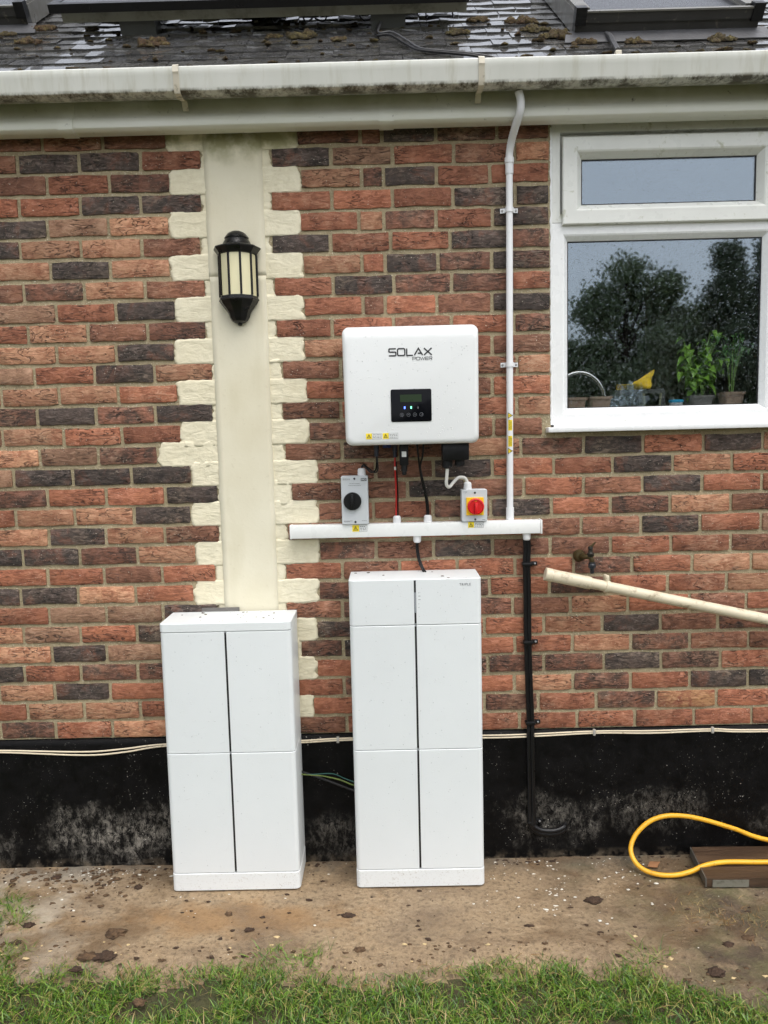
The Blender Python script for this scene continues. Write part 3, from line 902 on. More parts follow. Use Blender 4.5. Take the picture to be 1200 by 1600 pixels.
ZS = 1.7642
def pot(x, y, r_, h, label, m_, square=True):
    """tapered square seedling pot with a rim and soil"""
    t_ = thing('plant_pot', (x, y, ZS), label, 'pot')
    def sec(rr, z):
        return [(x + a, y + b, z) for a, b in rrect(-rr, rr, -rr, rr, rr * 0.25, 3)]
    m = MB().loft([sec(r_ * 0.78, ZS), sec(r_ * 0.97, ZS + h * 0.82), sec(r_ * 1.06, ZS + h * 0.82), sec(r_ * 1.08, ZS + h), sec(r_ * 0.96, ZS + h), sec(r_ * 0.92, ZS + h * 0.88)], True, True)
    obj('body', m, m_, t_, smooth=30)
    obj('soil', MB().loft([sec(r_ * 0.91, ZS + h * 0.885), sec(r_ * 0.6, ZS + h * 0.93)], True, True), mat('potting_soil', srgb(48, 36, 28), 0.95, bump=0.004, bscale=90), t_)
    return t_
M_POT = mat('taupe_pot', srgb(150, 128, 112), 0.55, var=0.08)
pot(0.735, 0.125, 0.040, 0.052, 'taupe square pot at the left end of the window sill', M_POT)
pot(0.830, 0.125, 0.042, 0.054, 'taupe square pot beside the crumpled clear plastic bag', M_POT)
pot(1.352, 0.135, 0.040, 0.060, 'taupe square pot holding a sprig of parsley', M_POT)
pot(1.235, 0.160, 0.046, 0.050, 'grey pot under the bushy basil plant', mat('grey_pot', srgb(108, 106, 104), 0.5))

# basil: stems and leaves one by one
M_LEAF = mat('basil_leaf', srgb(110, 154, 52), 0.38, var=0.3, vscale=20)
M_STEM = mat('basil_stem', srgb(112, 146, 70), 0.5)
def leaf_mesh(name, m_, L=0.05, W=0.03):
    vs = []; fs = []; n = 6
    for i in range(n + 1):
        t_ = i / n
        w = W * math.sin(math.pi * t_ ** 0.8) * 0.5
        z = 0.012 * math.sin(math.pi * t_) - 0.016 * t_ * t_
        vs += [(-w, t_ * L, z + w * 0.35), (0, t_ * L, z - 0.001), (w, t_ * L, z + w * 0.35)]
    for i in range(n):
        for j in range(2): fs.append((i * 3 + j, i * 3 + j + 1, i * 3 + j + 4, i * 3 + j + 3))
    return mesh_of(name, MB().add(vs, fs), m_, smooth='all')
basil = thing('basil_plant', (1.235, 0.16, ZS + 0.046), 'bushy bright green basil plant on the window sill', 'plant')
lm = leaf_mesh('leaf', M_LEAF)
rb = random.Random(5)
st = MB(); tips = []
for k in range(17):
    a = rb.uniform(0, 6.28); sp = rb.uniform(0.01, 0.10); h = rb.uniform(0.10, 0.27) * (1 - 2.2 * (sp - 0.03) if sp > 0.03 else 1)
    tip = (1.235 + math.cos(a) * sp * 1.1 - 0.012, 0.16 + math.sin(a) * sp * 0.55, ZS + 0.05 + max(0.06, h))
    pts = spline([(1.235 + math.cos(a) * 0.012, 0.16 + math.sin(a) * 0.012, ZS + 0.04), ((1.235 + tip[0]) / 2, (0.16 + tip[1]) / 2, ZS + 0.05 + h * 0.55), tip], 4)
    st.tube(pts, 0.0018, 5); tips.append(pts)
obj('stems', st, M_STEM, basil, smooth=True)
for pts in tips:
    for q in range(9):
        p = pts[min(len(pts) - 1, 2 + int(q * (len(pts) - 2) / 9))] + Vector((rb.uniform(-.008, .008), rb.uniform(-.008, .008), rb.uniform(-.006, .008)))
        s_ = rb.uniform(0.7, 1.3)
        inst('leaf', lm, p, basil, (rb.uniform(-0.7, 0.35), rb.uniform(-0.5, 0.5), rb.uniform(0, 6.28)), (s_, s_, s_))
parsley = thing('parsley_plant', (1.352, 0.135, ZS + 0.053), 'thin-stemmed green parsley behind wet glass at the right of the sill', 'plant')
lm2 = leaf_mesh('leaf', mat('parsley_leaf', srgb(74, 118, 58), 0.45, var=0.25), 0.022, 0.02)
for k in range(9):
    a = rb.uniform(0, 6.28); sp = rb.uniform(0.015, 0.075); h = rb.uniform(0.12, 0.24)
    tip = Vector((1.352 + math.cos(a) * sp, 0.135 + math.sin(a) * sp * 0.5, ZS + 0.055 + h))
    pts = spline([(1.352 + math.cos(a) * .006, 0.135 + math.sin(a) * .006, ZS + 0.05), (1.352 + math.cos(a) * sp * .4, 0.135 + math.sin(a) * sp * .2, ZS + 0.06 + h * .5), tip], 4)
    obj('stem', MB().tube(pts, 0.0014, 5), M_STEM, parsley, smooth=True)
    for q in range(5):
        inst('leaf', lm2, tip + Vector((rb.uniform(-.018, .018), rb.uniform(-.012, .012), rb.uniform(-.02, .016))), parsley, (rb.uniform(-0.8, 0.3), rb.uniform(-0.5, 0.5), rb.uniform(0, 6.28)), (1, 1, 1))
# swan-neck tap
M_CHROME = mat('chrome', (0.75, 0.75, 0.76), 0.12, metal=1.0, var=0.02)
tp = thing('kitchen_tap', (0.72, 0.30, 1.30), 'chrome swan-neck kitchen tap arching behind the window', 'tap')
arc = [(0.925 - 0.0, 0.36, 1.30), (0.925, 0.36, 1.70), (0.918, 0.36, 1.82), (0.895, 0.36, 1.885), (0.845, 0.36, 1.925), (0.785, 0.36, 1.928), (0.730, 0.36, 1.895), (0.708, 0.36, 1.84), (0.705, 0.36, 1.78)]
obj('spout', MB().tube(spline(arc, 6), 0.0105, 12), M_CHROME, tp, smooth=True)
obj('base', MB().lathe([(0.028, 0), (0.028, 0.05), (0.018, 0.07), (0.012, 0.075)], (0.925, 0.36, 1.30), 16), M_CHROME, tp, smooth=30)
obj('worktop', MB().bbox(0.46, 2.48, 0.325, 0.95, 1.262, 1.299, 0.004), M_ROOM_DARK, None)
tag(bpy.data.objects['worktop'], kind='structure')
# yellow duster
vs = []; fs = []
for i in range(13):
    for j in range(6):
        u = i / 12; w = j / 5
        x = 0.922 + 0.155 * u * (0.80 + 0.20 * w); top = 1.862 + (0.062 * max(0, u - 0.28) ** 0.9 * 1.35 if u > 0.28 else 0.006)
        z = 1.846 + (top - 1.846) * w + 0.003 * noise.noise((u * 9, w * 4, 0))
        if u > 0.9: z += 0.0
        y = 0.19 + 0.02 * noise.noise((u * 6, w * 3, 4)) + 0.02 * math.sin(w * 3 + u * 5)
        vs.append((x, y, z))
fs = [(i * 6 + j, i * 6 + j + 1, (i + 1) * 6 + j + 1, (i + 1) * 6 + j) for i in range(12) for j in range(5)]
cl = obj('cloth', MB().add(vs, fs), mat('yellow_cloth', srgb(226, 190, 40), 0.85, var=0.15, vscale=40), smooth='all', bm_fix=False)
tag(cl, 'crumpled yellow cloth draped over a dark box on the window sill', 'cloth')
sol = cl.modifiers.new('thick', 'SOLIDIFY'); sol.thickness = 0.002
bx = MB().bbox(0.905, 1.105, 0.165, 0.235, ZS, 1.8445, 0.004)
tag(obj('storage_box', bx, mat('dark_box', srgb(52, 54, 56), 0.5), smooth=30), 'dark grey box under the yellow cloth', 'box')
tag(obj('glass_tub', MB().loft([[(1.03 + a, 0.118 + b, z) for a, b in rrect(-w_, w_, -.025, .025, .008, 3)] for w_, z in ((.034, ZS), (.040, ZS + .062), (.037, ZS + .062), (.032, ZS + .004))], True, True), mat('clear_olive_plastic', srgb(116, 118, 96), 0.25), smooth=30), 'murky grey-green square tub between plastic bag and blue lid', 'tub')
ld = thing('lidded_tub', (1.128, 0.11, ZS), 'small round white tub with a bright blue lid', 'tub')
obj('body', MB().lathe([(0.022, 0), (0.025, 0.024)], (1.128, 0.11, ZS), 20), mat('tub_white', srgb(190, 195, 200), 0.4), ld, smooth=30)
obj('lid', MB().lathe([(0.027, 0.0245), (0.028, 0.027), (0.028, 0.033), (0.025, 0.035)], (1.128, 0.11, ZS), 20), mat('lid_blue', srgb(40, 160, 205), 0.4), ld, smooth=30)
t = NT('clear_plastic_film')
t.base((0.85, 0.88, 0.9)); t.rough(0.18); t.b.inputs['Transmission Weight'].default_value = 0.75; t.b.inputs['IOR'].default_value = 1.15
m = lump((0.945, 0.112, ZS), 0.066, 0.038, 0.074, 4, sub=4, amp=0.55, freq=2.9)
tag(obj('plastic_bag', m, glass_mat('thin_clear_film', (0.90, 0.92, 0.93), 0.10, 0.12)), 'crumpled clear plastic bag on the window sill', 'bag')

# ------------------------------------------------------------------ lantern
M_BLACK = mat('black_cast_metal', srgb(18, 18, 19), 0.32, var=0.2, bump=0.0005, bscale=90, spec=0.32)
t = NT('cream_frosted_glass'); t.base(t.mix(t.ramp(t.noise(t.vmul(t.pos, (1, 1, .2)), 14, 3), .3, .7), srgb(226, 219, 180), srgb(208, 200, 158))); t.rough(0.35)
M_FROST = t.m
LX, LY = -0.540, -0.012
lan = thing('wall_lantern', (LX, 0, 2.115), 'black half-round wall lantern with cream glass on the render strip', 'lantern')
def ls(y): return 2.447 - (y - 170) * 0.257e-3
HALF = math.pi; A0 = math.pi            # front half only: from -x round by -y to +x
def lprof(pts): return [(r_ * 0.262e-3, ls(y) - 2.115) for r_, y in pts]
c0 = (LX, LY, 2.115)
def half(pts, n=5): return MB().lathe(lprof(pts), c0, n, 'z', A0, arc=HALF)
obj('roof_cap', MB().lathe(lprof([(2, 168), (62, 172), (95, 186), (125, 205), (158, 245), (172, 268), (166, 280), (166, 292), (190, 330), (204, 362), (212, 372)]), c0, 20, 'z', A0, arc=HALF), M_BLACK, lan, smooth=30)
obj('brim', half([(205, 366), (318, 402), (333, 414), (330, 430), (296, 470), (280, 500), (252, 512)]), M_BLACK, lan)
obj('lower_rim', half([(250, 1086), (268, 1092), (272, 1120), (285, 1128), (287, 1142), (270, 1158)]), M_BLACK, lan)
obj('bell', half([(272, 1156), (255, 1190), (215, 1240), (176, 1290), (150, 1340), (143, 1372), (132, 1395), (108, 1432), (70, 1455), (40, 1462)]), M_BLACK, lan, smooth=20)
obj('finial', MB().lathe(lprof([(36, 1458), (30, 1470), (34, 1482), (18, 1494), (2, 1498)]), c0, 12), M_BLACK, lan, smooth=40)
obj('back_plate', MB().bbox(LX - 0.067, LX + 0.067, LY - 0.004, -0.0045, ls(1150), ls(430), 0.001), M_BLACK, lan)
zt, zb = ls(508), ls(1088)
for k in range(6):
    a = math.pi + k * math.pi / 5
    r_ = 266 * 0.262e-3
    px_, py_ = LX + r_ * math.cos(a), LY + r_ * math.sin(a)
    m = MB().tube([(px_, py_, zb), (px_, py_, zt)], 0.0042, 4)
    obj('bar', m, M_BLACK, lan)
for k in range(5):
    a0 = math.pi + k * math.pi / 5 + 0.04; a1 = math.pi + (k + 1) * math.pi / 5 - 0.04
    r_ = 254 * 0.262e-3; ri = r_ - 0.003
    q = [(LX + R_ * math.cos(a), LY + R_ * math.sin(a)) for R_, a in ((r_, a0), (r_, a1), (ri, a1), (ri, a0))]
    obj('pane', MB().loft([[(x, y, zb) for x, y in q], [(x, y, zt) for x, y in q]]), M_FROST, lan)

# ------------------------------------------------------------------ inverter
def white_case(name, col, drops=True):
    t = NT(name)
    n1 = t.noise(t.pos, 3.0, 3); n2 = t.noise(t.pos, 420.0, 2)
    v = t.voronoi(t.pos, 120.0)
    c = t.mix(t.ramp(n1, 0.3, 0.7), scl(col, 0.97), col)
    t.base(c); t.rough(t.ramp(n1, 0.3, 0.7, 0.30, 0.42))
    d = t.math('MULTIPLY', t.ramp(v, 0.12, 0.26, 1, 0), t.ramp(t.noise(t.pos, 40.0, 2), 0.52, 0.60))
    t.bump(t.math('ADD', t.math('MULTIPLY', n2, 0.12), t.math('MULTIPLY', d, 1.0 if drops else 0.0)), 0.0012, 0.8)
    return t.m
M_CASE = white_case('inverter_white', srgb(226, 228, 227))
M_BATT = white_case('battery_white', srgb(221, 225, 225))
def base_mat():
    t = NT('battery_base_splashed')
    n1 = t.noise(t.pos, 160.0, 3, 0.7); n2 = t.noise(t.pos, 18.0, 4, 0.7)
    c = t.mix(t.math('MULTIPLY', t.ramp(n1, 0.56, 0.70), t.ramp(n2, 0.40, 0.65, 0.15, 0.75)), srgb(222, 225, 224), srgb(150, 138, 118))
    t.base(c); t.rough(0.45); t.bump(n1, 0.0008, 0.6)
    return t.m
M_BASE = base_mat()
M_INK = mat('dark_print', srgb(40, 40, 42), 0.5, var=0.02)
M_INK2 = mat('grey_print', srgb(120, 120, 122), 0.5, var=0.02)
M_GLOSS = mat('gloss_black', srgb(10, 11, 15), 0.15, var=0.05, spec=0.12)
M_PLASTIC = mat('black_plastic', srgb(17, 17, 18), 0.42, var=0.1, spec=0.28)
M_YELLOW = mat('label_yellow', srgb(240, 214, 40), 0.5, var=0.03)
M_LABEL = mat('label_white', srgb(226, 228, 226), 0.5, var=0.03)
IX0, IX1, IZ0, IZ1 = -0.155, 0.328, 1.654, 2.073
inv = thing('inverter', (0.0865, -0.08, IZ0), 'white box solar inverter with black display on the brick wall', 'inverter')
secs = []
for y, li, bi, ti in ((-0.035, 0.010, 0.010, 0.010), (-0.045, 0.001, 0.002, 0.002), (-0.140, 0.0, 0.0, 0.0), (-0.152, 0.0, 0.0, 0.003), (-0.162, 0.002, 0.001, 0.011), (-0.170, 0.006, 0.004, 0.022), (-0.174, 0.011, 0.009, 0.034), (-0.1755, 0.018, 0.017, 0.046)):
    pts = rrect(IX0, IX1, IZ0, IZ1, 0.024, 6, (li, li, bi, ti))
    # the case narrows a little towards the foot
    pts = [(x + (0.004 if x < 0 else -0.002) * (1 - (z - IZ0) / (IZ1 - IZ0)), z) for x, z in pts]
    secs.append([(x, y, z) for x, z in pts])
obj('case', MB().loft(secs), M_CASE, inv, smooth=35)
obj('heat_sink', MB().bbox(IX0 + 0.03, IX1 - 0.03, -0.034, -0.008, IZ0 + 0.02, IZ1 - 0.03, 0.003), mat('cast_aluminium', srgb(140, 142, 144), 0.5, metal=0.6), inv)
FY = -0.1765
def stroke(mb, pts, w, closed=False, y=FY, d=0.0004):
    """a flat pen stroke of width w with mitred corners"""
    P = [Vector((a, b)) for a, b in pts]
    n = len(P); L = []; Rr = []
    for i in range(n):
        if closed: a, b, c = P[i - 1], P[i], P[(i + 1) % n]
        else: a, b, c = P[max(i - 1, 0)], P[i], P[min(i + 1, n - 1)]
        d1 = (b - a).normalized() if (b - a).length > 1e-9 else (c - b).normalized()
        d2 = (c - b).normalized() if (c - b).length > 1e-9 else d1
        t_ = (d1 + d2).normalized(); nn = Vector((-t_.y, t_.x))
        k = min(2.0, 1 / max(0.35, nn.dot(Vector((-d1.y, d1.x)))))
        L.append(b + nn * w / 2 * k); Rr.append(b - nn * w / 2 * k)
    for i in range(n if closed else n - 1):
        j = (i + 1) % n
        q = [L[i], L[j], Rr[j], Rr[i]]
        mb.add([(v.x, y, v.y) for v in q] + [(v.x, y + d, v.y) for v in q], [(0, 1, 2, 3), (7, 6, 5, 4), (0, 4, 5, 1), (1, 5, 6, 2), (2, 6, 7, 3), (3, 7, 4, 0)])
def arc2(cx, cz, rx, rz, a0, a1, n=8):
    return [(cx + rx * math.cos(R(a0 + (a1 - a0) * k / n)), cz + rz * math.sin(R(a0 + (a1 - a0) * k / n))) for k in range(n + 1)]
def letter(mb, ch, x, z, w, h, s, y=FY):
    r_ = min(w, h) * 0.26
    S = lambda pts, closed=False: stroke(mb, [(x + a * w, z + b * h) for a, b in pts], s, closed, y)
    if ch == 'S': S([(1, 1), (.12, 1), (.02, .93), (.02, .60), (.12, .53), (.88, .53), (.98, .45), (.98, .08), (.88, 0), (0, 0)])
    elif ch == 'O': S([(.14, 0), (.86, 0), (.98, .14), (.98, .86), (.86, 1), (.14, 1), (.02, .86), (.02, .14)], True)
    elif ch == 'L': S([(.05, 1), (.05, 0), (1, 0)])
    elif ch == 'A': S([(0, 0), (.5, 1), (1, 0)]); S([(.42, .28), (.80, .28)])
    elif ch == 'X': S([(0, 1), (1, 0)]); S([(0, 0), (1, 1)])
    elif ch == 'P': S([(.04, 0), (.04, 1), (.86, 1), (.98, .9), (.98, .5), (.86, .4), (.15, .4)])
    elif ch == 'W': S([(0, 1), (.25, 0), (.5, .9), (.75, 0), (1, 1)])
    elif ch == 'E': S([(1, 1), (.03, 1), (.03, 0), (1, 0)]); S([(.03, .5), (.9, .5)])
    elif ch == 'R': S([(.03, 0), (.03, 1), (.88, 1), (.98, .88), (.98, .52), (.88, .42), (.2, .42)]); S([(.55, .42), (1, 0)])
logo = MB()
x = 0.0100
for ch, w in (('S', .0250), ('O', .0265), ('L', .0225), ('A', .0290), ('X', .0270)):
    letter(logo, ch, x, 1.9665, w, 0.0240, 0.0046); x += w + 0.0052
obj('lettering', logo, M_INK, inv)
logo = MB(); x = 0.0930
for ch, w in (('P', .0115), ('O', .0115), ('W', .0155), ('E', .0105), ('R', .0110)):
    letter(logo, ch, x, 1.9500, w, 0.0100, 0.0016); x += w + 0.0022
obj('lettering', logo, M_INK, inv)
disp = MB()
pts = rrect(0.0130, 0.1570, 1.7345, 1.8490, 0.006, 4)
disp.loft([[(x, -0.1750, z) for x, z in pts], [(x, -0.1772, z) for x, z in pts], [(0.085 + (x - 0.085) * 0.985, -0.1780, 1.792 + (z - 1.792) * 0.98) for x, z in pts]])
dp = obj('display', disp, M_GLOSS, inv, smooth=30)
obj('screen', MB().box(0.0460, 0.1220, -0.1786, -0.1781, 1.8040, 1.8300), mat('lcd_green', srgb(44, 58, 40), 0.3, var=0.05, spec=0.15), dp)
def glow(name, col, s_):
    t = NT(name); t.base(col); t.setin(t.b.inputs['Emission Color'], col); t.b.inputs['Emission Strength'].default_value = s_
    return t.m
obj('indicator_light', MB().box(0.0592, 0.0640, -0.1786, -0.1781, 1.7800, 1.7885), glow('led_blue', srgb(90, 120, 255), 1.6), dp)
obj('indicator_light', MB().box(0.0822, 0.0870, -0.1786, -0.1781, 1.7800, 1.7885), glow('led_green', srgb(110, 240, 170), 1.4), dp)
obj('indicator_light', MB().box(0.1075, 0.1100, -0.1786, -0.1781, 1.7795, 1.7870), M_INK2, dp)
M_ICON = mat('icon_grey', srgb(112, 114, 120), 0.4)
for k, xx in enumerate((0.0510, 0.0745, 0.0975, 0.1205)):
    b_ = MB()
    stroke(b_, [(xx + 0.0062 * math.cos(a * math.pi / 8), 1.7590 + 0.0062 * math.sin(a * math.pi / 8)) for a in range(16)], 0.0009, True, -0.1784, 0.0003)
    if k == 0: stroke(b_, [(xx - .003, 1.762), (xx + .003, 1.756)], .0009, False, -0.1784); stroke(b_, [(xx - .003, 1.756), (xx + .003, 1.762)], .0009, False, -0.1784)
    if k == 1: stroke(b_, [(xx - .003, 1.758), (xx, 1.761), (xx + .003, 1.758)], .0009, False, -0.1784)
    if k == 2: stroke(b_, [(xx - .003, 1.760), (xx, 1.757), (xx + .003, 1.760)], .0009, False, -0.1784)
    if k == 3: stroke(b_, [(xx - .002, 1.757), (xx + .003, 1.757), (xx + .003, 1.762)], .0009, False, -0.1784)
    obj('button', b_, M_ICON, dp)
def warn_label(x0, x1, z0, z1, y, parent):
    """yellow hazard square with a black triangle beside a white printed strip"""
    s_ = z1 - z0
    lb = obj('warning_label', MB().box(x0, x1, y - 0.0003, y + 0.0006, z0, z1, 0).box(x0, x0 + s_ * 1.02, y - 0.0006, y - 0.0003, z0, z1, 1), [M_LABEL, M_YELLOW], parent)
    pr = MB(); cx = x0 + s_ * 0.5
    stroke(pr, [(cx - s_ * .3, z0 + s_ * .22), (cx + s_ * .3, z0 + s_ * .22), (cx, z0 + s_ * .78)], s_ * 0.09, True, y - 0.0008, 0.0002)
    stroke(pr, [(cx, z0 + s_ * .34), (cx, z0 + s_ * .58)], s_ * 0.08, False, y - 0.0008, 0.0002)
    rr = random.Random(int(x0 * 1000))
    for k in range(3):
        zz = z0 + s_ * (0.25 + 0.25 * k)
        xx = x0 + s_ * 1.2
        while xx < x1 - s_ * 0.25:
            w = rr.uniform(0.15, 0.4) * s_
            stroke(pr, [(xx, zz), (min(xx + w, x1 - s_ * 0.15), zz)], s_ * 0.09, False, y - 0.0006, 0.0002); xx += w + s_ * 0.09
    stroke(pr, [(x0 + s_ * 1.05, z0 + .0006), (x1 - .0006, z0 + .0006), (x1 - .0006, z1 - .0006), (x0 + s_ * 1.05, z1 - .0006)], 0.0008, True, y - 0.0005, 0.0002)
    obj('print', pr, M_INK, lb)
warn_label(-0.0780, -0.0230, 1.6760, 1.6965, -0.1762, inv)
warn_label(-0.0185, 0.0360, 1.6760, 1.6965, -0.1762, inv)
# plugs underneath
M_PLUG = mat('plug_blue_black', srgb(30, 34, 48), 0.4)
for xx, yy, zz in ((-0.0440, -0.09, 1.612), (0.0245, -0.075, 1.606)):
    obj('cable_plug', MB().lathe([(0.005, 0), (0.0075, 0.002), (0.0078, 0.022), (0.0095, 0.024), (0.0095, 0.043), (0.007, 0.046)], (xx, yy, zz), 12), M_PLUG, inv, smooth=30)
obj('blanking_plug', MB().lathe([(0.007, 0), (0.0085, 0.004), (0.0085, 0.012)], (-0.012, -0.085, 1.642), 12), mat('plug_blue', srgb(36, 48, 110), 0.4), inv, smooth=30)
obj('blanking_plug', MB().lathe([(0.007, 0), (0.0085, 0.004), (0.0085, 0.012)], (0.004, -0.085, 1.642), 12), mat('plug_blue_b', srgb(36, 48, 110), 0.4), inv, smooth=30)
acc = obj('terminal_cover', MB().bbox(0.1960, 0.2930, -0.130, -0.060, 1.592, 1.656, 0.004), M_PLASTIC, inv, smooth=30)
for xx, hh in ((0.2160, 0.030), (0.2620, 0.024)):
    obj('cable_gland', MB().lathe([(0.012, -hh), (0.016, -hh + 0.004), (0.019, -hh + 0.008), (0.019, 0.0)], (xx, -0.095, 1.5915), 10), M_PLASTIC, acc, smooth=20)
dong = thing('data_dongle', (0.057, -0.095, 1.541), 'black plug-in data dongle with white sticker hanging under the inverter', 'dongle')
obj('body', MB().loft([[(0.057 + a, -0.095 + b, z) for a, b in rrect(-w_, w_, -d_, d_, 0.005, 3)] for w_, d_, z in ((.0155, .011, 1.577), (.0165, .012, 1.581), (.0165, .012, 1.650), (.0155, .011, 1.6545))]), M_PLASTIC, dong, smooth=35)
obj('tail', MB().lathe([(0.006, 0), (0.0085, 0.004), (0.0085, 0.012), (0.0115, 0.016), (0.0115, 0.0375)], (0.057, -0.095, 1.541), 14), M_PLASTIC, dong, smooth=30)
obj('sticker', MB().box(0.0490, 0.0655, -0.1078, -0.1068, 1.6080, 1.6280), M_LABEL, dong)

# ------------------------------------------------------------------ trunking, isolators, cables
M_TRUNK = mat('trunking_white', srgb(232, 233, 230), 0.32, var=0.03, dirt=(srgb(196, 192, 182), 60, 0.68, 0.78))
M_GLAND = mat('gland_white', srgb(230, 230, 230), 0.4, var=0.03)
tr = thing('cable_trunking', (0.1, -0.025, 1.307), 'long white square cable trunking below the inverter', 'trunking')
obj('channel', MB().bbox(-0.372, 0.566, -0.050, -0.0045, 1.307, 1.357, 0.0025), M_TRUNK, tr, smooth=30)
obj('end_cap', MB().bbox(-0.379, -0.371, -0.0515, -0.004, 1.3055, 1.3585, 0.002), M_TRUNK, tr, smooth=30)
obj('end_cap', MB().bbox(0.5665, 0.5735, -0.0515, -0.004, 1.3055, 1.3585, 0.002), M_TRUNK, tr, smooth=30)
GUP = [(0.013, 0.0), (0.0155, 0.0), (0.0155, 0.008), (0.0145, 0.009), (0.0150, 0.010), (0.0145, 0.022), (0.011, 0.027), (0.0065, 0.0275)]
for xx in (0.0270, 0.1440):
    obj('cable_gland', MB().lathe(GUP, (xx, -0.027, 1.3572), 14), M_GLAND, tr, smooth=25)
for xx in (0.1020, 0.5180):
    obj('cable_gland', MB().lathe([(r_, -h) for r_, h in GUP], (xx, -0.027, 1.3068), 14), M_GLAND, tr, smooth=25)
warn_label(-0.1420, -0.0860, 1.3300, 1.3545, -0.0506, tr)
warn_label(0.2940, 0.3520, 1.3350, 1.3565, -0.0506, tr)

M_GREY_ENC = mat('isolator_grey', srgb(196, 200, 202), 0.45, var=0.03)
dc = thing('dc_isolator', (-0.129, -0.03, 1.3575), 'tall grey isolator switch box with a black rotary knob', 'isolator')
pts = rrect(-0.1795, -0.0790, 1.3580, 1.5400, 0.005, 3)
obj('enclosure', MB().loft([[(x, -0.005, z) for x, z in pts], [(x, -0.058, z) for x, z in pts], [(-0.129 + (x + 0.129) * 0.96, -0.061, 1.449 + (z - 1.449) * 0.98) for x, z in pts]]), M_GREY_ENC, dc, smooth=30)
kn = obj('knob', MB().lathe([(0.0335, 0.0), (0.0335, -0.010), (0.031, -0.014), (0.006, -0.0145)], (-0.138, -0.0605, 1.446), 28, 'y'), M_PLASTIC, dc, smooth=30)
obj('grip', MB().bbox(-0.1435, -0.1325, -0.092, -0.074, 1.4190, 1.4730, 0.002), M_PLASTIC, kn, smooth=30)
for xx, zz in ((-0.129, 1.530), (-0.129, 1.3675)):
    obj('screw', MB().lathe([(0.0042, 0), (0.0042, -0.0012), (0.003, -0.0018)], (xx, -0.0608, zz), 12, 'y'), M_INK, dc)
bd = obj('badge', MB().box(-0.1050, -0.0835, -0.0616, -0.0610, 1.5205, 1.5315), mat('badge_grey', srgb(84, 88, 92), 0.5), dc)
obj('lettering', text_mb('IMO', 0.0095, (-0.1035, -0.0618, 1.5228)), M_LABEL, bd)
pr = MB(); rr = random.Random(2)
for zz, xa, xb in ((1.5300, -.172, -.150), (1.5265, -.172, -.145), (1.5120, -.148, -.112), (1.5050, -.152, -.106), (1.3720, -.172, -.140), (1.3690, -.172, -.150), (1.3720, -.105, -.088)):
    x = xa
    while x < xb: w = rr.uniform(.002, .006); stroke(pr, [(x, zz), (x + w, zz)], .0016, False, -0.0614, .0003); x += w + .0012
obj('print', pr, M_INK2, dc)
obj('cable_gland', MB().lathe(GUP, (-0.1020, -0.033, 1.5402), 14), M_GLAND, dc, smooth=25)

ac = thing('ac_isolator', (0.318, -0.03, 1.3575), 'small grey isolator box with red rotary knob on yellow plate', 'isolator')
pts = rrect(0.2700, 0.3660, 1.3585, 1.4790, 0.005, 3)
obj('enclosure', MB().loft([[(x, -0.005, z) for x, z in pts], [(x, -0.056, z) for x, z in pts], [(0.318 + (x - 0.318) * 0.96, -0.059, 1.4185 + (z - 1.4185) * 0.97) for x, z in pts]]), M_GREY_ENC, ac, smooth=30)
obj('plate', MB().bbox(0.2870, 0.3520, -0.064, -0.0588, 1.3830, 1.4500, 0.0012), mat('plate_yellow', srgb(244, 196, 20), 0.4), ac)
M_RED = mat('knob_red', srgb(206, 22, 28), 0.35, var=0.05)
kn = obj('knob', MB().lathe([(0.0310, 0.0), (0.0310, -0.010), (0.0285, -0.012), (0.0255, -0.0125), (0.0245, -0.009), (0.004, -0.009)], (0.3215, -0.0642, 1.4165), 28, 'y'), M_RED, ac, smooth=30)
obj('grip', MB().bbox(0.3165, 0.3265, -0.092, -0.0722, 1.3900, 1.4310, 0.003), M_RED, kn, smooth=30)
obj('lettering', text_mb('OFF', 0.0050, (0.3165, -0.0737, 1.4345)), M_YELLOW, kn)
for zz in (1.4670, 1.3665):
    obj('screw', MB().lathe([(0.0040, 0), (0.0040, -0.0012), (0.003, -0.0018)], (0.320, -0.0588, zz), 12, 'y'), M_INK, ac)
pr = MB(); stroke(pr, [(.276, 1.471), (.291, 1.471), (.284, 1.466)], .0012, False, -0.0594, .0003); stroke(pr, [(.346, 1.3655), (.358, 1.3655)], .0016, False, -0.0594, .0003)
obj('print', pr, M_INK2, ac)
obj('cable_gland', MB().lathe(GUP, (0.2955, -0.033, 1.4792), 14), M_GLAND, ac, smooth=25)

M_CBLK = mat('cable_black', srgb(18, 17, 18), 0.35, var=0.15, spec=0.32)
M_CRED = mat('cable_red', srgb(176, 34, 32), 0.4)
M_CWHT = mat('cable_white', srgb(222, 220, 212), 0.45)
def cable(name, pts, r_, m_, label, cat='cable', k=8, n=8):
    o = obj(name, MB().tube(spline(pts, k), r_, n), m_, smooth=True)
    return tag(o, label, cat)
cable('red_cable', [(0.0245, -0.075, 1.614), (0.0235, -0.070, 1.57), (0.0260, -0.050, 1.48), (0.0250, -0.030, 1.42), (0.0240, -0.027, 1.3805)], 0.0033, M_CRED, 'red cable running down from inverter to trunking')
rc = bpy.data.objects['red_cable']
o = cable('black_cable', [(0.0290, -0.072, 1.59), (0.0290, -0.066, 1.55), (0.0320, -0.046, 1.48), (0.0315, -0.029, 1.42), (0.0305, -0.027, 1.3805)], 0.0028, M_CBLK, 'thin black cable close beside the red one')
cable('black_cable', [(0.1060, -0.09, 1.656), (0.1110, -0.085, 1.60), (0.1200, -0.060, 1.53), (0.1350, -0.040, 1.46), (0.1410, -0.028, 1.41), (0.1410, -0.027, 1.3805)], 0.0034, M_CBLK, 'black cable curving from inverter left socket to trunking gland')
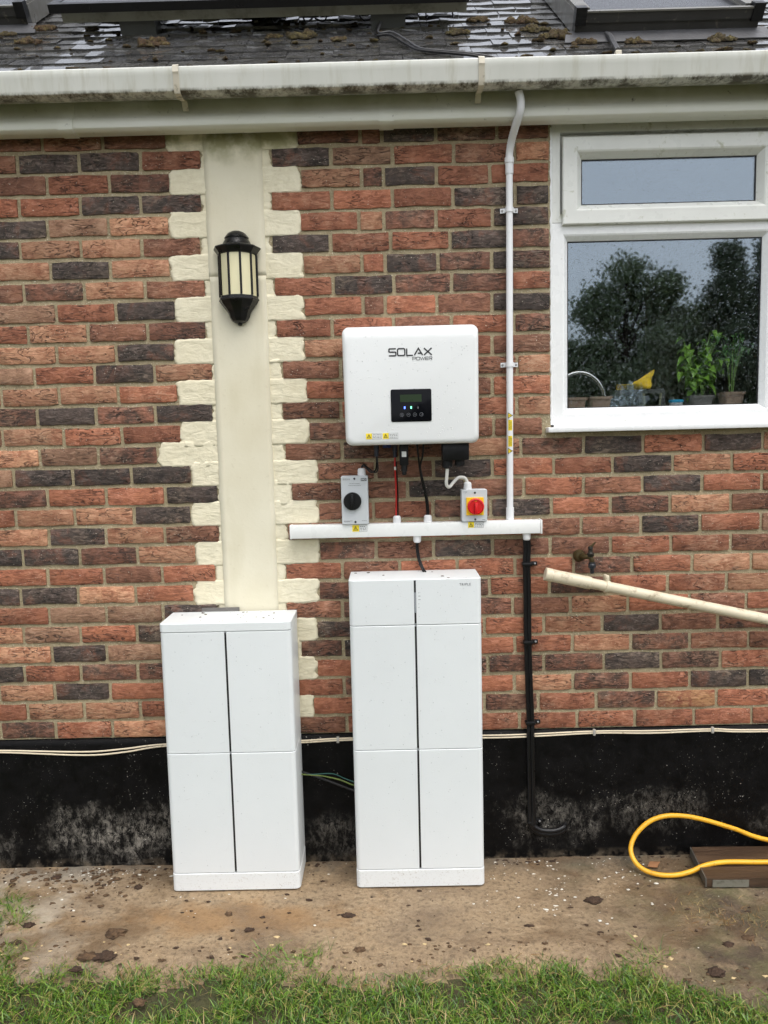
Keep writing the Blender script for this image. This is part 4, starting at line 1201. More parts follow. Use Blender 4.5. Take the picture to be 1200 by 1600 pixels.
cable('black_cable', [(0.1300, -0.09, 1.656), (0.1260, -0.086, 1.61), (0.1180, -0.066, 1.57), (0.1260, -0.062, 1.52), (0.1420, -0.040, 1.45), (0.1470, -0.028, 1.41), (0.1470, -0.027, 1.3805)], 0.0032, M_CBLK, 'black cable that crosses over its neighbour under the inverter')
cable('black_cable', [(-0.0440, -0.090, 1.614), (-0.0440, -0.086, 1.585), (-0.0500, -0.078, 1.560), (-0.0680, -0.060, 1.553), (-0.0880, -0.042, 1.572), (-0.0990, -0.034, 1.576), (-0.1020, -0.033, 1.5655)], 0.0032, M_CBLK, 'short black cable looping from inverter to the grey isolator')
cable('black_cable', [(-0.0420, -0.090, 1.613), (-0.0400, -0.088, 1.565), (-0.0540, -0.070, 1.552), (-0.0760, -0.046, 1.568), (-0.0950, -0.036, 1.580), (-0.1010, -0.034, 1.566)], 0.0028, M_CBLK, 'second black cable in the loop above the grey isolator')
cable('white_flex', [(0.2160, -0.095, 1.564), (0.2130, -0.094, 1.530), (0.2120, -0.088, 1.503), (0.2230, -0.078, 1.492), (0.2400, -0.062, 1.508), (0.2600, -0.046, 1.524), (0.2840, -0.036, 1.522), (0.2950, -0.033, 1.5045)], 0.0062, M_CWHT, 'bent white flex joining inverter and red-knobbed isolator', n=10)
cable('black_cable', [(0.0990, -0.027, 1.281), (0.0990, -0.028, 1.255), (0.1050, -0.032, 1.215), (0.1180, -0.045, 1.180), (0.1230, -0.055, 1.1715)], 0.0036, M_CBLK, 'black cable from trunking down onto the taller battery')
cable('black_cable', [(0.1050, -0.027, 1.281), (0.1050, -0.026, 1.255), (0.1110, -0.030, 1.215), (0.1250, -0.048, 1.180), (0.1310, -0.058, 1.1715)], 0.0030, M_CBLK, 'thinner black cable beside the one entering the taller battery')
tie = [(0.0255, -0.052, 1.487), (0.1275, -0.058, 1.513)]
# white identification sleeves
obj('sleeve', MB().tube([(0.0238, -0.0705, 1.572), (0.0240, -0.0690, 1.560)], 0.0042, 8), M_CWHT, rc, smooth=True)

# conduit
M_PVC = mat('conduit_white', srgb(228, 229, 230), 0.35, var=0.03)
con = thing('conduit', (0.46, -0.02, 1.36), 'straight white plastic conduit running up the wall beside the window', 'conduit')
CXB, CXT, CY = 0.4565, 0.4635, -0.0190
obj('pipe', MB().tube([(CXB, CY, 1.3575), (CXT, CY, 2.665)], 0.0125, 18), M_PVC, con, smooth=True)
obj('coupler', MB().tube([(CXB, CY, 1.3578), (CXB + 0.0002, CY, 1.405)], 0.0150, 18), M_PVC, con, smooth=True)
obj('coupler', MB().tube([(CXT - .0002, CY, 2.622), (CXT, CY, 2.655)], 0.0148, 18), M_PVC, con, smooth=True)
obj('locking_ring', MB().tube([(CXT, CY, 2.655), (CXT, CY, 2.659), (CXT, CY, 2.660), (CXT, CY, 2.678), (CXT, CY, 2.680)], [0.0150, 0.0150, 0.0172, 0.0172, 0.0160], 12), M_PVC, con, smooth=25)
for zz in (2.496, 1.939):
    cx = CXB + (CXT - CXB) * (zz - 1.36) / 1.305
    ring = [(cx + 0.0155 * math.cos(a), CY - 0.0155 * math.sin(a) * 1.0) for a in np.linspace(-0.15, math.pi + 0.15, 12)]
    prof = [(cx + 0.032, -0.0045), (cx + 0.032, -0.0085), (cx + 0.0160, -0.0085)] + ring + [(cx - 0.0160, -0.0085), (cx - 0.032, -0.0085), (cx - 0.032, -0.0045)]
    inner = [(cx + (x - cx) * 0.86, y + 0.0028 if y < -0.012 else y) for x, y in reversed(prof[3:-3])]
    poly = prof + inner
    sd = obj('saddle', MB().loft([[(x, y, zz - 0.0085) for x, y in poly], [(x, y, zz + 0.0085) for x, y in poly]]), M_PVC, con, smooth=40)
    for q in (-0.025, 0.025):
        obj('screw', MB().lathe([(0.0048, 0), (0.0048, -0.0014), (0.003, -0.0022)], (cx + q, -0.0085, zz), 12, 'y'), mat('screw_grey', srgb(150, 150, 150), 0.4, metal=0.5), sd)
def wrap_label(z0, z1, name, m_, rr=0.01275, a0=-0.62, a1=0.62):
    vs = []; n = 8
    for z in (z0, z1):
        cx = CXB + (CXT - CXB) * (z - 1.36) / 1.305
        for k in range(n + 1):
            a = a0 + (a1 - a0) * k / n
            vs.append((cx + rr * math.sin(a), CY - rr * math.cos(a), z))
    return obj(name, MB().add(vs, [(k, k + 1, n + 2 + k, n + 1 + k) for k in range(n)]), m_, con, smooth='all')
for zc, s_ in ((1.715, 1), (1.655, -1)):
    wrap_label(zc - 0.020, zc + 0.020, 'yellow_label', M_YELLOW)
    zt_ = zc + s_ * 0.036
    pr = MB(); cx = CXB + (CXT - CXB) * (zt_ - 1.36) / 1.305
    tri = MB().add([(cx - 0.0085, CY - 0.0129, zt_ - 0.010), (cx + 0.0085, CY - 0.0129, zt_), (cx - 0.0085, CY - 0.0129, zt_ + 0.010)], [(0, 1, 2)])
    wl = obj('warning_triangle', tri, M_YELLOW, con, bm_fix=False)
    stroke(pr, [(cx - 0.008, zt_ - 0.0095), (cx + 0.008, zt_), (cx - 0.008, zt_ + 0.0095)], 0.0019, True, CY - 0.0132, 0.0002)
    stroke(pr, [(cx - 0.005, zt_), (cx + 0.002, zt_)], 0.0018, False, CY - 0.0132, 0.0002)
    obj('print', pr, M_INK, wl)
    pr = MB(); rr = random.Random(9)
    for q in (-0.004, 0.0, 0.004):
        z = zc - 0.016
        while z < zc + 0.015:
            w = rr.uniform(0.002, 0.006); stroke(pr, [(CXB + 0.0019 + q, z), (CXB + 0.0019 + q, z + w)], 0.0013, False, CY - 0.0133, 0.0003); z += w + 0.0014
    obj('print', pr, M_INK, con)
# ribbed flexible conduit swinging out over the fascia
fp = spline([(CXT, CY, 2.676), (CXT + 0.001, CY - 0.002, 2.700), (CXT + 0.006, -0.040, 2.735), (0.478, -0.085, 2.770), (0.487, -0.112, 2.800), (0.489, -0.118, 2.835), (0.480, -0.122, 2.866)], 12)
rad = [0.0136 + (0.0010 if k % 2 else -0.0006) * (1 if k > 18 else 0.25) for k in range(len(fp))]
fl = obj('flexible_conduit', MB().tube(fp, rad, 16), M_PVC, smooth='all')
tag(fl, 'ribbed white flexible conduit bending from the wall to the gutter', 'conduit')

# black cable bundle down the wall
bun = thing('mains_cable', (0.525, -0.015, 0.1), 'thick black twin cable clipped down the wall from trunking to plinth', 'cable')
A = [(0.5130, -0.020, 1.281), (0.5150, -0.018, 1.24), (0.5130, -0.017, 1.19), (0.5150, -0.016, 1.05), (0.5160, -0.016, 0.88), (0.5200, -0.016, 0.72), (0.5250, -0.016, 0.56), (0.5240, -0.020, 0.50), (0.5265, -0.020, 0.30), (0.5280, -0.020, 0.17), (0.5380, -0.022, 0.128), (0.5700, -0.024, 0.108), (0.6200, -0.022, 0.104), (0.655, -0.014, 0.112), (0.668, 0.004, 0.118)]
B_ = [(x + 0.013, y - (0.002 if z > 0.6 else 0.004), z + 0.004) for x, y, z in A]
B_ = [(x - 0.012 * max(0, min(1, (0.16 - z) / 0.03)), y - 0.002, z + 0.011 * max(0, min(1, (0.16 - z) / 0.03))) for x, y, z in B_]
for P_, r0 in ((A, 0.0088), (B_, 0.0074)):
    q = spline(P_, 8)
    obj('strand', MB().tube(q, [r0 + 0.0030 * max(0.0, min(1.0, (0.22 - v.z) / 0.06)) for v in q], 12), M_CBLK, bun, smooth=True)
for zz, xx in ((1.186, 0.521), (0.880, 0.523), (0.559, 0.531), (0.152, 0.536)):
    c_ = MB().bbox(xx - 0.020, xx + 0.018, -0.033, -0.003, zz - 0.0075, zz + 0.0075, 0.004)
    c_.bbox(xx + 0.016, xx + 0.040, -0.014, -0.0035, zz - 0.0085, zz + 0.0085, 0.004)
    cp = obj('clip', c_, M_PLASTIC, bun, smooth=30)
    obj('nail', MB().lathe([(0.0042, 0), (0.0042, -0.0015), (0.002, -0.0022)], (xx + 0.030, -0.0140, zz), 10, 'y'), mat('zinc', srgb(170, 170, 172), 0.35, metal=0.7), cp)

# ------------------------------------------------------------------ battery cabinets
M_SLOT = mat('slot_black', srgb(14, 14, 15), 0.5)
def cab_section(x0, x1, y0, y1, z, ins=0.0, notch=True):
    """plan outline with rounded front corners and the centre groove; front at y0"""
    r_ = 0.018; xm = (x0 + x1) / 2; w = 0.0038; d = 0.010
    x0 += ins; x1 -= ins; y0 += ins
    pts = [(x1, y1)]
    pts += [(x1 - 0.004, y1), ]
    pts = [(x0, y1)]
    for k in range(6):
        a = R(180 + 90 * k / 5); pts.append((x0 + r_ + r_ * math.cos(a), y0 + r_ + r_ * math.sin(a)))
    if notch: pts += [(xm - w, y0), (xm - w, y0 + d), (xm + w, y0 + d), (xm + w, y0)]
    for k in range(6):
        a = R(270 + 90 * k / 5); pts.append((x1 - r_ + r_ * math.cos(a), y0 + r_ + r_ * math.sin(a)))
    pts.append((x1, y1))
    return [(x, y, z) for x, y in pts]
def module(name, th, x0, x1, y0, y1, z0, z1, notch=True, led=False):
    e = 0.0022
    secs = [cab_section(x0, x1, y0, y1, z0, e, notch), cab_section(x0, x1, y0, y1, z0 + e, 0, notch), cab_section(x0, x1, y0, y1, z1 - e, 0, notch), cab_section(x0, x1, y0, y1, z1, e, notch)]
    o = obj(name, MB().loft(secs), M_BASE if name == 'base' else M_BATT, th, smooth=30)
    if notch:
        xm = (x0 + x1) / 2
        obj('slot_dark_strip', MB().box(xm - 0.00375, xm + 0.00375, y0 + 0.0012, y0 + 0.0095, z0 + 0.006, z1 - 0.006), M_SLOT, o)  # black strip in the groove, painting in the shade of its depth
        if led:
            obj('light_bar', MB().box(xm - 0.0022, xm + 0.0022, y0 + 0.0004, y0 + 0.0011, z0 + 0.045, z1 - 0.048), mat('light_bar_grey', srgb(150, 155, 160), 0.3), o)
    return o
b1 = thing('battery_cabinet', (-0.607, -0.1, 0), 'shorter white battery cabinet of two modules standing by the render strip', 'battery')
X0, X1, Y0, Y1 = -0.847, -0.368, -0.196, -0.012
module('base', b1, X0 - 0.001, X1 + 0.001, Y0 - 0.001, Y1, 0.001, 0.0690, False)
module('module', b1, X0, X1, Y0, Y1, 0.0705, 0.5350)
module('module', b1, X0, X1, Y0, Y1, 0.5365, 0.9920)
module('lid', b1, X0 - 0.001, X1 + 0.001, Y0 - 0.001, Y1, 0.9935, 1.0260, False)
b2 = thing('battery_cabinet', (0.085, -0.1, 0), 'taller white battery cabinet directly below the inverter', 'battery')
X0, X1, Y0, Y1 = -0.155, 0.324, -0.196, -0.012
module('base', b2, X0 - 0.001, X1 + 0.001, Y0 - 0.001, Y1, 0.001, 0.0690, False)
module('module', b2, X0, X1, Y0, Y1, 0.0705, 0.5330)
module('module', b2, X0, X1, Y0, Y1, 0.5345, 1.0010)
cu_ = module('control_unit', b2, X0, X1, Y0, Y1, 1.0025, 1.1700, True, True)
obj('lettering', text_mb('TRIPLE', 0.0125, (0.2445, Y0 - 0.0006, 1.1440), spacing=1.15), M_INK2, cu_)
pr = MB()
for zz, w in ((1.1205, .003), (1.1085, .008), (1.0955, .008), (1.0800, .003), (1.067, .003)): stroke(pr, [(0.0960, zz), (0.0960 + w, zz)], .0016, False, Y0 - 0.0004, .0003)
obj('print', pr, M_INK2, cu_)
t = NT('raindrop_on_white'); t.base((0.95, 0.97, 0.98)); t.rough(0.04); t.b.inputs['Transmission Weight'].default_value = 0.9; t.b.inputs['IOR'].default_value = 1.33
M_DROP2 = t.m
def front_drops(parent, x0, x1, z0, z1, y, n, seed):
    rr = random.Random(seed); m = MB()
    for k in range(n):
        x = rr.uniform(x0, x1); z = z0 + (z1 - z0) * rr.random() ** 0.8
        if abs(x - (x0 + x1) / 2) < 0.008: continue
        r_ = rr.uniform(0.0008, 0.0022); q = 6
        vv = [(x + r_ * math.cos(2 * math.pi * i / q), y, z + r_ * 1.3 * math.sin(2 * math.pi * i / q)) for i in range(q)]
        v2 = [(x + 0.55 * r_ * math.cos(2 * math.pi * i / q), y - 0.45 * r_, z + 0.7 * r_ * math.sin(2 * math.pi * i / q) - 0.15 * r_) for i in range(q)]
        m.add(vv + v2, [(i, (i + 1) % q, q + (i + 1) % q, q + i) for i in range(q)] + [tuple(range(q, 2 * q))])
    o = obj('raindrops', m, M_DROP2, parent, smooth='all')
    o['kind'] = 'stuff'
front_drops(b1, -0.82, -0.395, 0.08, 0.985, -0.1961, 110, 1)
front_drops(b2, -0.13, 0.300, 0.08, 1.165, -0.1961, 150, 2)
front_drops(inv, -0.13, 0.300, 1.68, 2.02, -0.1756, 110, 3)
for ci, (xa, xb, zt_) in enumerate(((-0.84, -0.376, 1.0262), (-0.148, 0.317, 1.1702))):
    m = MB(); rr = random.Random(ci)
    for k in range((26, 9)[ci]):
        c = (rr.uniform(xa, xb), rr.uniform(-0.185, -0.02), zt_)
        s_ = rr.uniform(0.0008, 0.0035) if k > 5 else rr.uniform(0.003, 0.006)
        q = lump(c, s_ * 1.3, s_, s_ * 0.5, k + ci * 50, 1)
        m.add(q.v, q.f)
    o = obj('grit', m, mat('grit_brown%d' % ci, srgb(78, 64, 48), 0.9), None)
    tag(o, 'specks of brown grit on top of the %s battery cabinet' % ('shorter', 'taller')[ci], 'grit', kind='stuff')
o = obj('wall_bracket', MB().bbox(-0.735, -0.590, -0.0115, -0.004, 1.015, 1.0405, 0.001), mat('bracket_grey', srgb(112, 108, 104), 0.5, metal=0.3))
tag(o, 'grey metal fixing strip behind the top of the shorter cabinet', 'bracket')
cable('earth_cable', [(-0.42, -0.05, 0.392), (-0.375, -0.04, 0.378), (-0.30, -0.03, 0.366), (-0.225, -0.03, 0.349), (-0.172, -0.04, 0.331), (-0.13, -0.05, 0.325)], 0.0030, mat('earth_green_yellow', srgb(96, 112, 44), 0.4, var=0.3, vscale=40), 'thin green and yellow earth cable between the two cabinets')
cable('black_cable', [(-0.42, -0.05, 0.400), (-0.37, -0.03, 0.384), (-0.31, -0.03, 0.362), (-0.25, -0.045, 0.345), (-0.18, -0.05, 0.318), (-0.13, -0.06, 0.305)], 0.0045, M_CBLK, 'black cable sagging between the two cabinets')
cable('blue_wire', [(-0.42, -0.05, 0.384), (-0.33, -0.033, 0.373), (-0.25, -0.028, 0.372), (-0.20, -0.03, 0.352), (-0.13, -0.05, 0.333)], 0.0018, mat('wire_teal', srgb(44, 92, 86), 0.4), 'thin teal wire between the two cabinets', 'wire')

# twin cream phone cables along the plinth
M_CREAM = mat('cable_cream', srgb(218, 204, 178), 0.5, var=0.08, dirt=(srgb(150, 130, 100), 40, 0.6, 0.75))
for q, lab in ((0, 'upper cream cable clipped along the top of the black plinth'), (1, 'lower cream cable sagging along the top of the black plinth')):
    dz = -0.0075 * q; sag = -0.006 * q
    pts = [(-2.5, -0.012, 0.497 + dz), (-1.9, -0.012, 0.493 + dz), (-1.56, -0.013, 0.488 + dz), (-1.23, -0.014, 0.476 + dz + sag), (-1.07, -0.013, 0.484 + dz + sag), (-0.913, -0.012, 0.499 + dz), (-0.65, -0.011, 0.503 + dz), (-0.37, -0.011, 0.502 + dz), (-0.224, -0.0115, 0.5075 + dz), (0.1, -0.011, 0.510 + dz), (0.45, -0.011, 0.5075 + dz + sag * .4), (0.781, -0.0115, 0.5155 + dz), (1.0, -0.0115, 0.5125 + dz + sag * .3), (1.243, -0.0115, 0.5145 + dz), (1.46, -0.012, 0.5075 + dz), (2.5, -0.012, 0.509 + dz)]
    c_ = cable('phone_cable', pts, 0.0033, M_CREAM, lab)
    if q == 0:
        for xx, zz in ((-0.224, 0.5037), (0.781, 0.5117), (1.243, 0.5107)):
            obj('cable_clip', MB().bbox(xx - 0.005, xx + 0.005, -0.018, -0.006, zz - 0.012, zz + 0.012, 0.0015), mat('clip_grey', srgb(172, 168, 160), 0.5), c_, smooth=30)

# ------------------------------------------------------------------ waste pipe, garden tap
M_WASTE = mat('aged_cream_plastic', srgb(212, 201, 175), 0.42, var=0.07, dirt=(srgb(140, 122, 92), 24, 0.56, 0.74))
wp = thing('waste_pipe', (0.58, -0.06, 1.15), 'aged cream plastic waste pipe sloping across the wall', 'pipe')
pa, pb = Vector((0.584, -0.062, 1.153)), Vector((2.45, -0.062, 0.7235))
dr = (pb - pa).normalized()
obj('pipe', MB().tube([pa + dr * 0.13, pb], 0.0205, 20), M_WASTE, wp, smooth=True)
obj('socket', MB().tube([pa + dr * 0.001, pa + dr * 0.004, pa + dr * 0.150, pa + dr * 0.153, pa + dr * 0.172, pa + dr * 0.175], [0.0232, 0.0242, 0.0242, 0.0250, 0.0235, 0.0206], 20), M_WASTE, wp, smooth=25)
obj('screw_ring', MB().tube([pa - dr * 0.004, pa - dr * 0.002, pa + dr * 0.020, pa + dr * 0.022], [0.0235, 0.0255, 0.0255, 0.0240], 20), M_WASTE, wp, smooth=25)
pc = pa + dr * 0.235
rb_ = MB().tube([pc - dr * 0.007, pc - dr * 0.006, pc + dr * 0.006, pc + dr * 0.007], [0.0215, 0.0240, 0.0240, 0.0215], 20)
rb_.bbox(pc.x - 0.007, pc.x + 0.009, -0.070, -0.030, pc.z + 0.019, pc.z + 0.043, 0.005)
rb_.bbox(pc.x - 0.006, pc.x + 0.008, -0.045, -0.004, pc.z - 0.007, pc.z + 0.007, 0.002)
obj('bracket', rb_, M_WASTE, wp, smooth=30)

M_BRASS = mat('tarnished_brass', srgb(74, 62, 34), 0.55, metal=0.5, var=0.35, vscale=50, bump=0.001, bscale=200)
M_DKBR = mat('blackened_tap', srgb(48, 46, 40), 0.4, metal=0.5, var=0.3, vscale=50)
gt = thing('garden_tap', (0.74, -0.03, 1.16), 'small tarnished brass garden tap with black hose connector', 'tap')
obj('wall_plate', MB().lathe([(0.004, -0.022), (0.016, -0.020), (0.022, -0.008), (0.024, -0.003), (0.023, 0.001)], (0.722, -0.003, 1.212), 14, 'y'), M_BRASS, gt, smooth=30)
obj('body', MB().tube(spline([(0.722, -0.012, 1.212), (0.732, -0.040, 1.213), (0.748, -0.054, 1.214), (0.757, -0.058, 1.205), (0.758, -0.058, 1.190)], 5), 0.0095, 12), M_BRASS, gt, smooth=True)
obj('bonnet', MB().lathe([(0.011, 0), (0.013, 0.006), (0.013, 0.014), (0.009, 0.018), (0.008, 0.030), (0.010, 0.032), (0.008, 0.040)], (0.753, -0.056, 1.214), 10), M_DKBR, gt, smooth=30)
obj('lever', MB().tube([(0.750, -0.056, 1.250), (0.758, -0.058, 1.257), (0.770, -0.060, 1.270)], [0.006, 0.005, 0.003], 8), M_BRASS, gt, smooth=True)
obj('hose_connector', MB().lathe([(0.006, -0.004), (0.0075, 0.0), (0.0075, 0.010), (0.0095, 0.012), (0.0095, 0.016), (0.014, 0.018), (0.0145, 0.030), (0.012, 0.034), (0.012, 0.040)], (0.758, -0.058, 1.155), 14), mat('connector_black', srgb(30, 34, 40), 0.4), gt, smooth=30)
# ------------------------------------------------------------------ things on the roof
def rbox(mb, x0, x1, s0, s1, o0, o1, mi=0):
    p = [rp(x0, s0, o0), rp(x1, s0, o0), rp(x1, s1, o0), rp(x0, s1, o0), rp(x0, s0, o1), rp(x1, s0, o1), rp(x1, s1, o1), rp(x0, s1, o1)]
    return mb.add(p, [(3, 2, 1, 0), (4, 5, 6, 7), (0, 1, 5, 4), (1, 2, 6, 5), (2, 3, 7, 6), (3, 0, 4, 7)], mi)
M_FRAME_BLK = mat('black_anodised', srgb(22, 22, 25), 0.35, metal=0.3)
M_ALU = mat('dull_aluminium', srgb(150, 150, 138), 0.5, metal=0.3, var=0.12, dirt=(srgb(92, 90, 76), 12, 0.5, 0.75))
t = NT('wet_panel_glass'); t.base(srgb(14, 16, 26)); t.rough(t.ramp(t.noise(t.pos, 160, 3), 0.4, 0.6, 0.04, 0.16)); t.bump(t.noise(t.pos, 190, 2), 0.0012, 0.6)
M_PV = t.m
pv = thing('solar_panel', rp(-0.45, 0.45, 0.1), 'black-framed solar panel standing off the roof tiles', 'solar panel')
PX_, PXe = -1.250, 0.345
fr_ = MB()
rbox(fr_, PX_, PXe, 0.45, 0.485, 0.106, 0.136); rbox(fr_, PX_, PXe, 1.50, 1.535, 0.106, 0.136)
rbox(fr_, PX_, PX_ + 0.035, 0.486, 1.499, 0.106, 0.136); rbox(fr_, PXe - 0.035, PXe, 0.486, 1.499, 0.106, 0.136)
obj('frame', fr_, M_FRAME_BLK, pv)
obj('glass', rbox(MB(), PX_ + 0.0355, PXe - 0.0355, 0.4855, 1.4995, 0.126, 0.1345), M_PV, pv)
obj('rail', rbox(MB(), PX_ + 0.03, PXe - 0.004, 0.488, 0.52, 0.068, 0.1055), M_ALU, pv)
obj('rail', rbox(MB(), PX_ + 0.03, PXe - 0.004, 1.30, 1.34, 0.068, 0.1055), M_ALU, pv)
M_FOOT = mat('grey_mount_block', srgb(84, 86, 84), 0.55, var=0.15)
for xa, xb in ((-1.010, -0.872), (-0.030, 0.106)):
    obj('mounting_foot', rbox(MB(), xa, xb, 0.505, 0.60, 0.012, 0.0675), M_FOOT, pv)
obj('mounting_foot', rbox(MB(), -0.55, -0.42, 0.90, 1.0, 0.012, 0.1055), M_FOOT, pv)
rk = random.Random(3)
for k in range(7):
    x = -0.42 + k * 0.115 + rk.uniform(-.03, .03); dx = rk.uniform(-0.04, 0.06)
    obj('hanging_cable', MB().tube(spline([rp(x, 0.56, 0.104), rp(x + dx * .4, 0.575, 0.075), rp(x + dx, 0.60, 0.030), rp(x + dx * 2.2, 0.66, 0.028)], 5), 0.0032, 6), M_CBLK, pv, smooth=True)
cable('roof_cable', [rp(0.0, 0.50, 0.03), rp(-0.01, 0.335, 0.03), rp(0.04, 0.31, 0.034), rp(0.09, 0.20, 0.030), rp(0.14, 0.10, 0.028), rp(0.24, 0.045, 0.028), rp(0.335, 0.0, 0.026), rp(0.40, -0.03, 0.014), rp(0.47, -0.045, -0.03), (0.482, -0.140, 2.872)], 0.0045, M_CBLK, 'black cable snaking over the tiles from solar panel to gutter')
cable('roof_cable', [rp(0.01, 0.50, 0.04), rp(0.0, 0.345, 0.036), rp(0.05, 0.325, 0.040), rp(0.10, 0.215, 0.036), rp(0.15, 0.112, 0.030), rp(0.25, 0.058, 0.030), rp(0.345, 0.012, 0.028), rp(0.41, -0.02, 0.018), rp(0.475, -0.04, -0.03), (0.488, -0.136, 2.874)], 0.0040, mat('cable_grey', srgb(60, 60, 62), 0.4), 'grey cable lying beside the black one on the tiles')

M_VFRAME = mat('dark_grey_cladding', srgb(62, 61, 60), 0.4, metal=0.2, var=0.15, vscale=14, dirt=(srgb(112, 108, 96), 26, 0.60, 0.75))
M_VLIGHT = mat('grey_aluminium_trim', srgb(128, 126, 120), 0.35, metal=0.5, var=0.12)
M_LEAD = mat('lead_apron', srgb(78, 78, 80), 0.45, var=0.18, vscale=12, bump=0.002, bscale=40)
def roof_window(x0, x1, s0, s1, label):
    v = thing('roof_window', rp((x0 + x1) / 2, s0, 0.0), label, 'roof window')
    o_ = 0.018
    m = MB()
    m.add([rp(x0 - 0.05, s0 - 0.085, 0.019), rp(x1 + 0.05, s0 - 0.085, 0.019), rp(x1 + 0.03, s0 + 0.01, 0.034), rp(x0 - 0.03, s0 + 0.01, 0.034), rp(x0 - 0.05, s0 - 0.085, 0.016), rp(x1 + 0.05, s0 - 0.085, 0.016), rp(x1 + 0.03, s0 + 0.01, 0.018), rp(x0 - 0.03, s0 + 0.01, 0.018)], [(0, 1, 2, 3), (4, 7, 6, 5), (0, 4, 5, 1), (1, 5, 6, 2), (2, 6, 7, 3), (3, 7, 4, 0)])
    obj('apron', m, M_LEAD, v)
    m = rbox(MB(), x0, x1, s0, s0 + 0.05, 0.02, 0.062); obj('lower_cladding', m, M_VFRAME, v)
    m = rbox(MB(), x0 + 0.008, x1 - 0.008, s0 - 0.006, s0 + 0.05, 0.0625, 0.094); obj('sash_cladding', m, M_VFRAME, v)
    obj('drip_edge', rbox(MB(), x0 + 0.004, x1 - 0.004, s0 - 0.010, s0 + 0.012, 0.0942, 0.100), M_VLIGHT, v)
    for a, b in ((x0, x0 + 0.055), (x1 - 0.055, x1)):
        obj('side_cladding', rbox(MB(), a, b, s0 + 0.0505, s1, 0.02, 0.092), M_VLIGHT, v)
        obj('side_cap', rbox(MB(), a + 0.004, b - 0.004, s0 + 0.03, s1, 0.0925, 0.104), M_VLIGHT, v)
    for a in (x0 - 0.006, x1 - 0.034):
        obj('corner_cap', rbox(MB(), a, a + 0.040, s0 - 0.014, s0 + 0.028, 0.055, 0.112), M_FRAME_BLK, v)
    obj('pane', rbox(MB(), x0 + 0.056, x1 - 0.056, s0 + 0.0505, s1 - 0.05, 0.074, 0.086), M_PV, v)
    obj('top_cladding', rbox(MB(), x0, x1, s1 + 0.001, s1 + 0.06, 0.02, 0.104), M_VFRAME, v)
    return v
roof_window(0.722, 1.392, 0.275, 1.25, 'dark-framed roof window above the white casement window')
roof_window(-2.10, -1.432, 0.68, 1.60, 'roof window cut off by the left edge of the picture')
cable('lead_strap', [rp(0.837, 0.272, 0.026), rp(0.835, 0.20, 0.034), rp(0.828, 0.10, 0.030), rp(0.822, 0.02, 0.028)], 0.0095, M_LEAD, 'short dark strap running from the roof window towards the gutter', 'strap', n=6)
obj('strap_end', MB().bbox(0.811, 0.833, -0.140, -0.118, 2.950, 2.985, 0.003), M_CLIP)
tag(bpy.data.objects['strap_end'], 'small white tab at the foot of the dark roof strap', 'tab')

def moss_mat():
    t = NT('moss')
    n1 = t.noise(t.pos, 14.0, 4); n2 = t.noise(t.pos, 160.0, 3, 0.75)
    oi = t.n('ShaderNodeObjectInfo')
    c = t.mix(t.ramp(n1, 0.35, 0.65), srgb(80, 62, 38), srgb(88, 80, 44))
    c = t.mix(t.ramp(oi.outputs['Random'], 0.35, 1.0, 0, 0.7), c, srgb(96, 62, 34))
    c = t.mix(t.ramp(t.noise(t.pos, 45.0, 3), 0.48, 0.66, 0, 0.7), c, srgb(120, 108, 58))
    c = t.mix(t.ramp(n2, 0.35, 0.62, 0.85, 0), c, srgb(36, 28, 18))
    t.base(c); t.rough(0.95); t.bump(n2, 0.014, 1.0)
    return t.m
M_MOSS = moss_mat()
def moss_clump(x, s, w, h, seed, n=6):
    rr = random.Random(seed); m = MB()
    for k in range(n * 4):
        dx = max(-0.5, min(0.5, rr.gauss(0, 0.32))) * w; ds = rr.gauss(0, 0.13) * w
        r_ = rr.uniform(0.07, 0.24) * w * (1.0 if abs(dx) < 0.4 * w else 0.75)
        q = lump((0, 0, 0), r_, r_ * 0.8, min(h, r_ * 1.1) * rr.uniform(0.4, 0.85), seed * 7 + k, 2, 0.42, 3.0)
        base = Vector(rp(x + dx, s + ds, 0.017))
        cp, sp_ = math.cos(PITCH), math.sin(PITCH)
        m.add([(base.x + a, base.y + b * cp - c * sp_ * 0.5, base.z + b * sp_ + c) for a, b, c in q.v], q.f)
    return m
MOSS = [(-1.372, 0.655, 0.090, 0.030, 'brown moss packed against the corner of the left roof window'),
        (-1.480, 0.575, 0.060, 0.028, 'brown moss lump at the left edge of the picture below the roof window'),
        (-1.355, 0.440, 0.085, 0.024, 'olive-brown moss clump near the left end of the roof'),
        (-1.160, 0.625, 0.050, 0.020, 'small moss tuft under the left end of the solar panel'),
        (-0.850, 0.345, 0.105, 0.034, 'large mound of brown moss above the left gutter bracket'),
        (-0.295, 0.400, 0.100, 0.032, 'rusty brown moss mound below the middle of the solar panel'),
        (-0.400, 0.410, 0.055, 0.026, 'pale moss pad just left of the rusty mound'),
        (-0.150, 0.345, 0.055, 0.026, 'pale moss pad just right of the rusty mound'),
        (0.300, 0.390, 0.085, 0.026, 'orange-brown moss patch below the right end of the solar panel'),
        (0.400, 0.600, 0.075, 0.022, 'moss patch beside the right end of the solar panel'),
        (0.560, 0.545, 0.100, 0.030, 'golden moss clump up the slope left of the roof window'),
        (0.600, 0.400, 0.100, 0.032, 'golden-brown moss clump against the side of the roof window'),
        (0.660, 0.290, 0.110, 0.034, 'big brown moss clump at the lower left corner of the roof window'),
        (0.740, 0.180, 0.075, 0.024, 'olive moss clump below the lower left corner of the roof window'),
        (0.930, 0.175, 0.075, 0.018, 'orange moss streak under the middle of the roof window'),
        (1.230, 0.175, 0.090, 0.024, 'olive moss clump below the lower right corner of the roof window'),
        (1.440, 0.290, 0.085, 0.030, 'moss clump to the right of the roof window')]
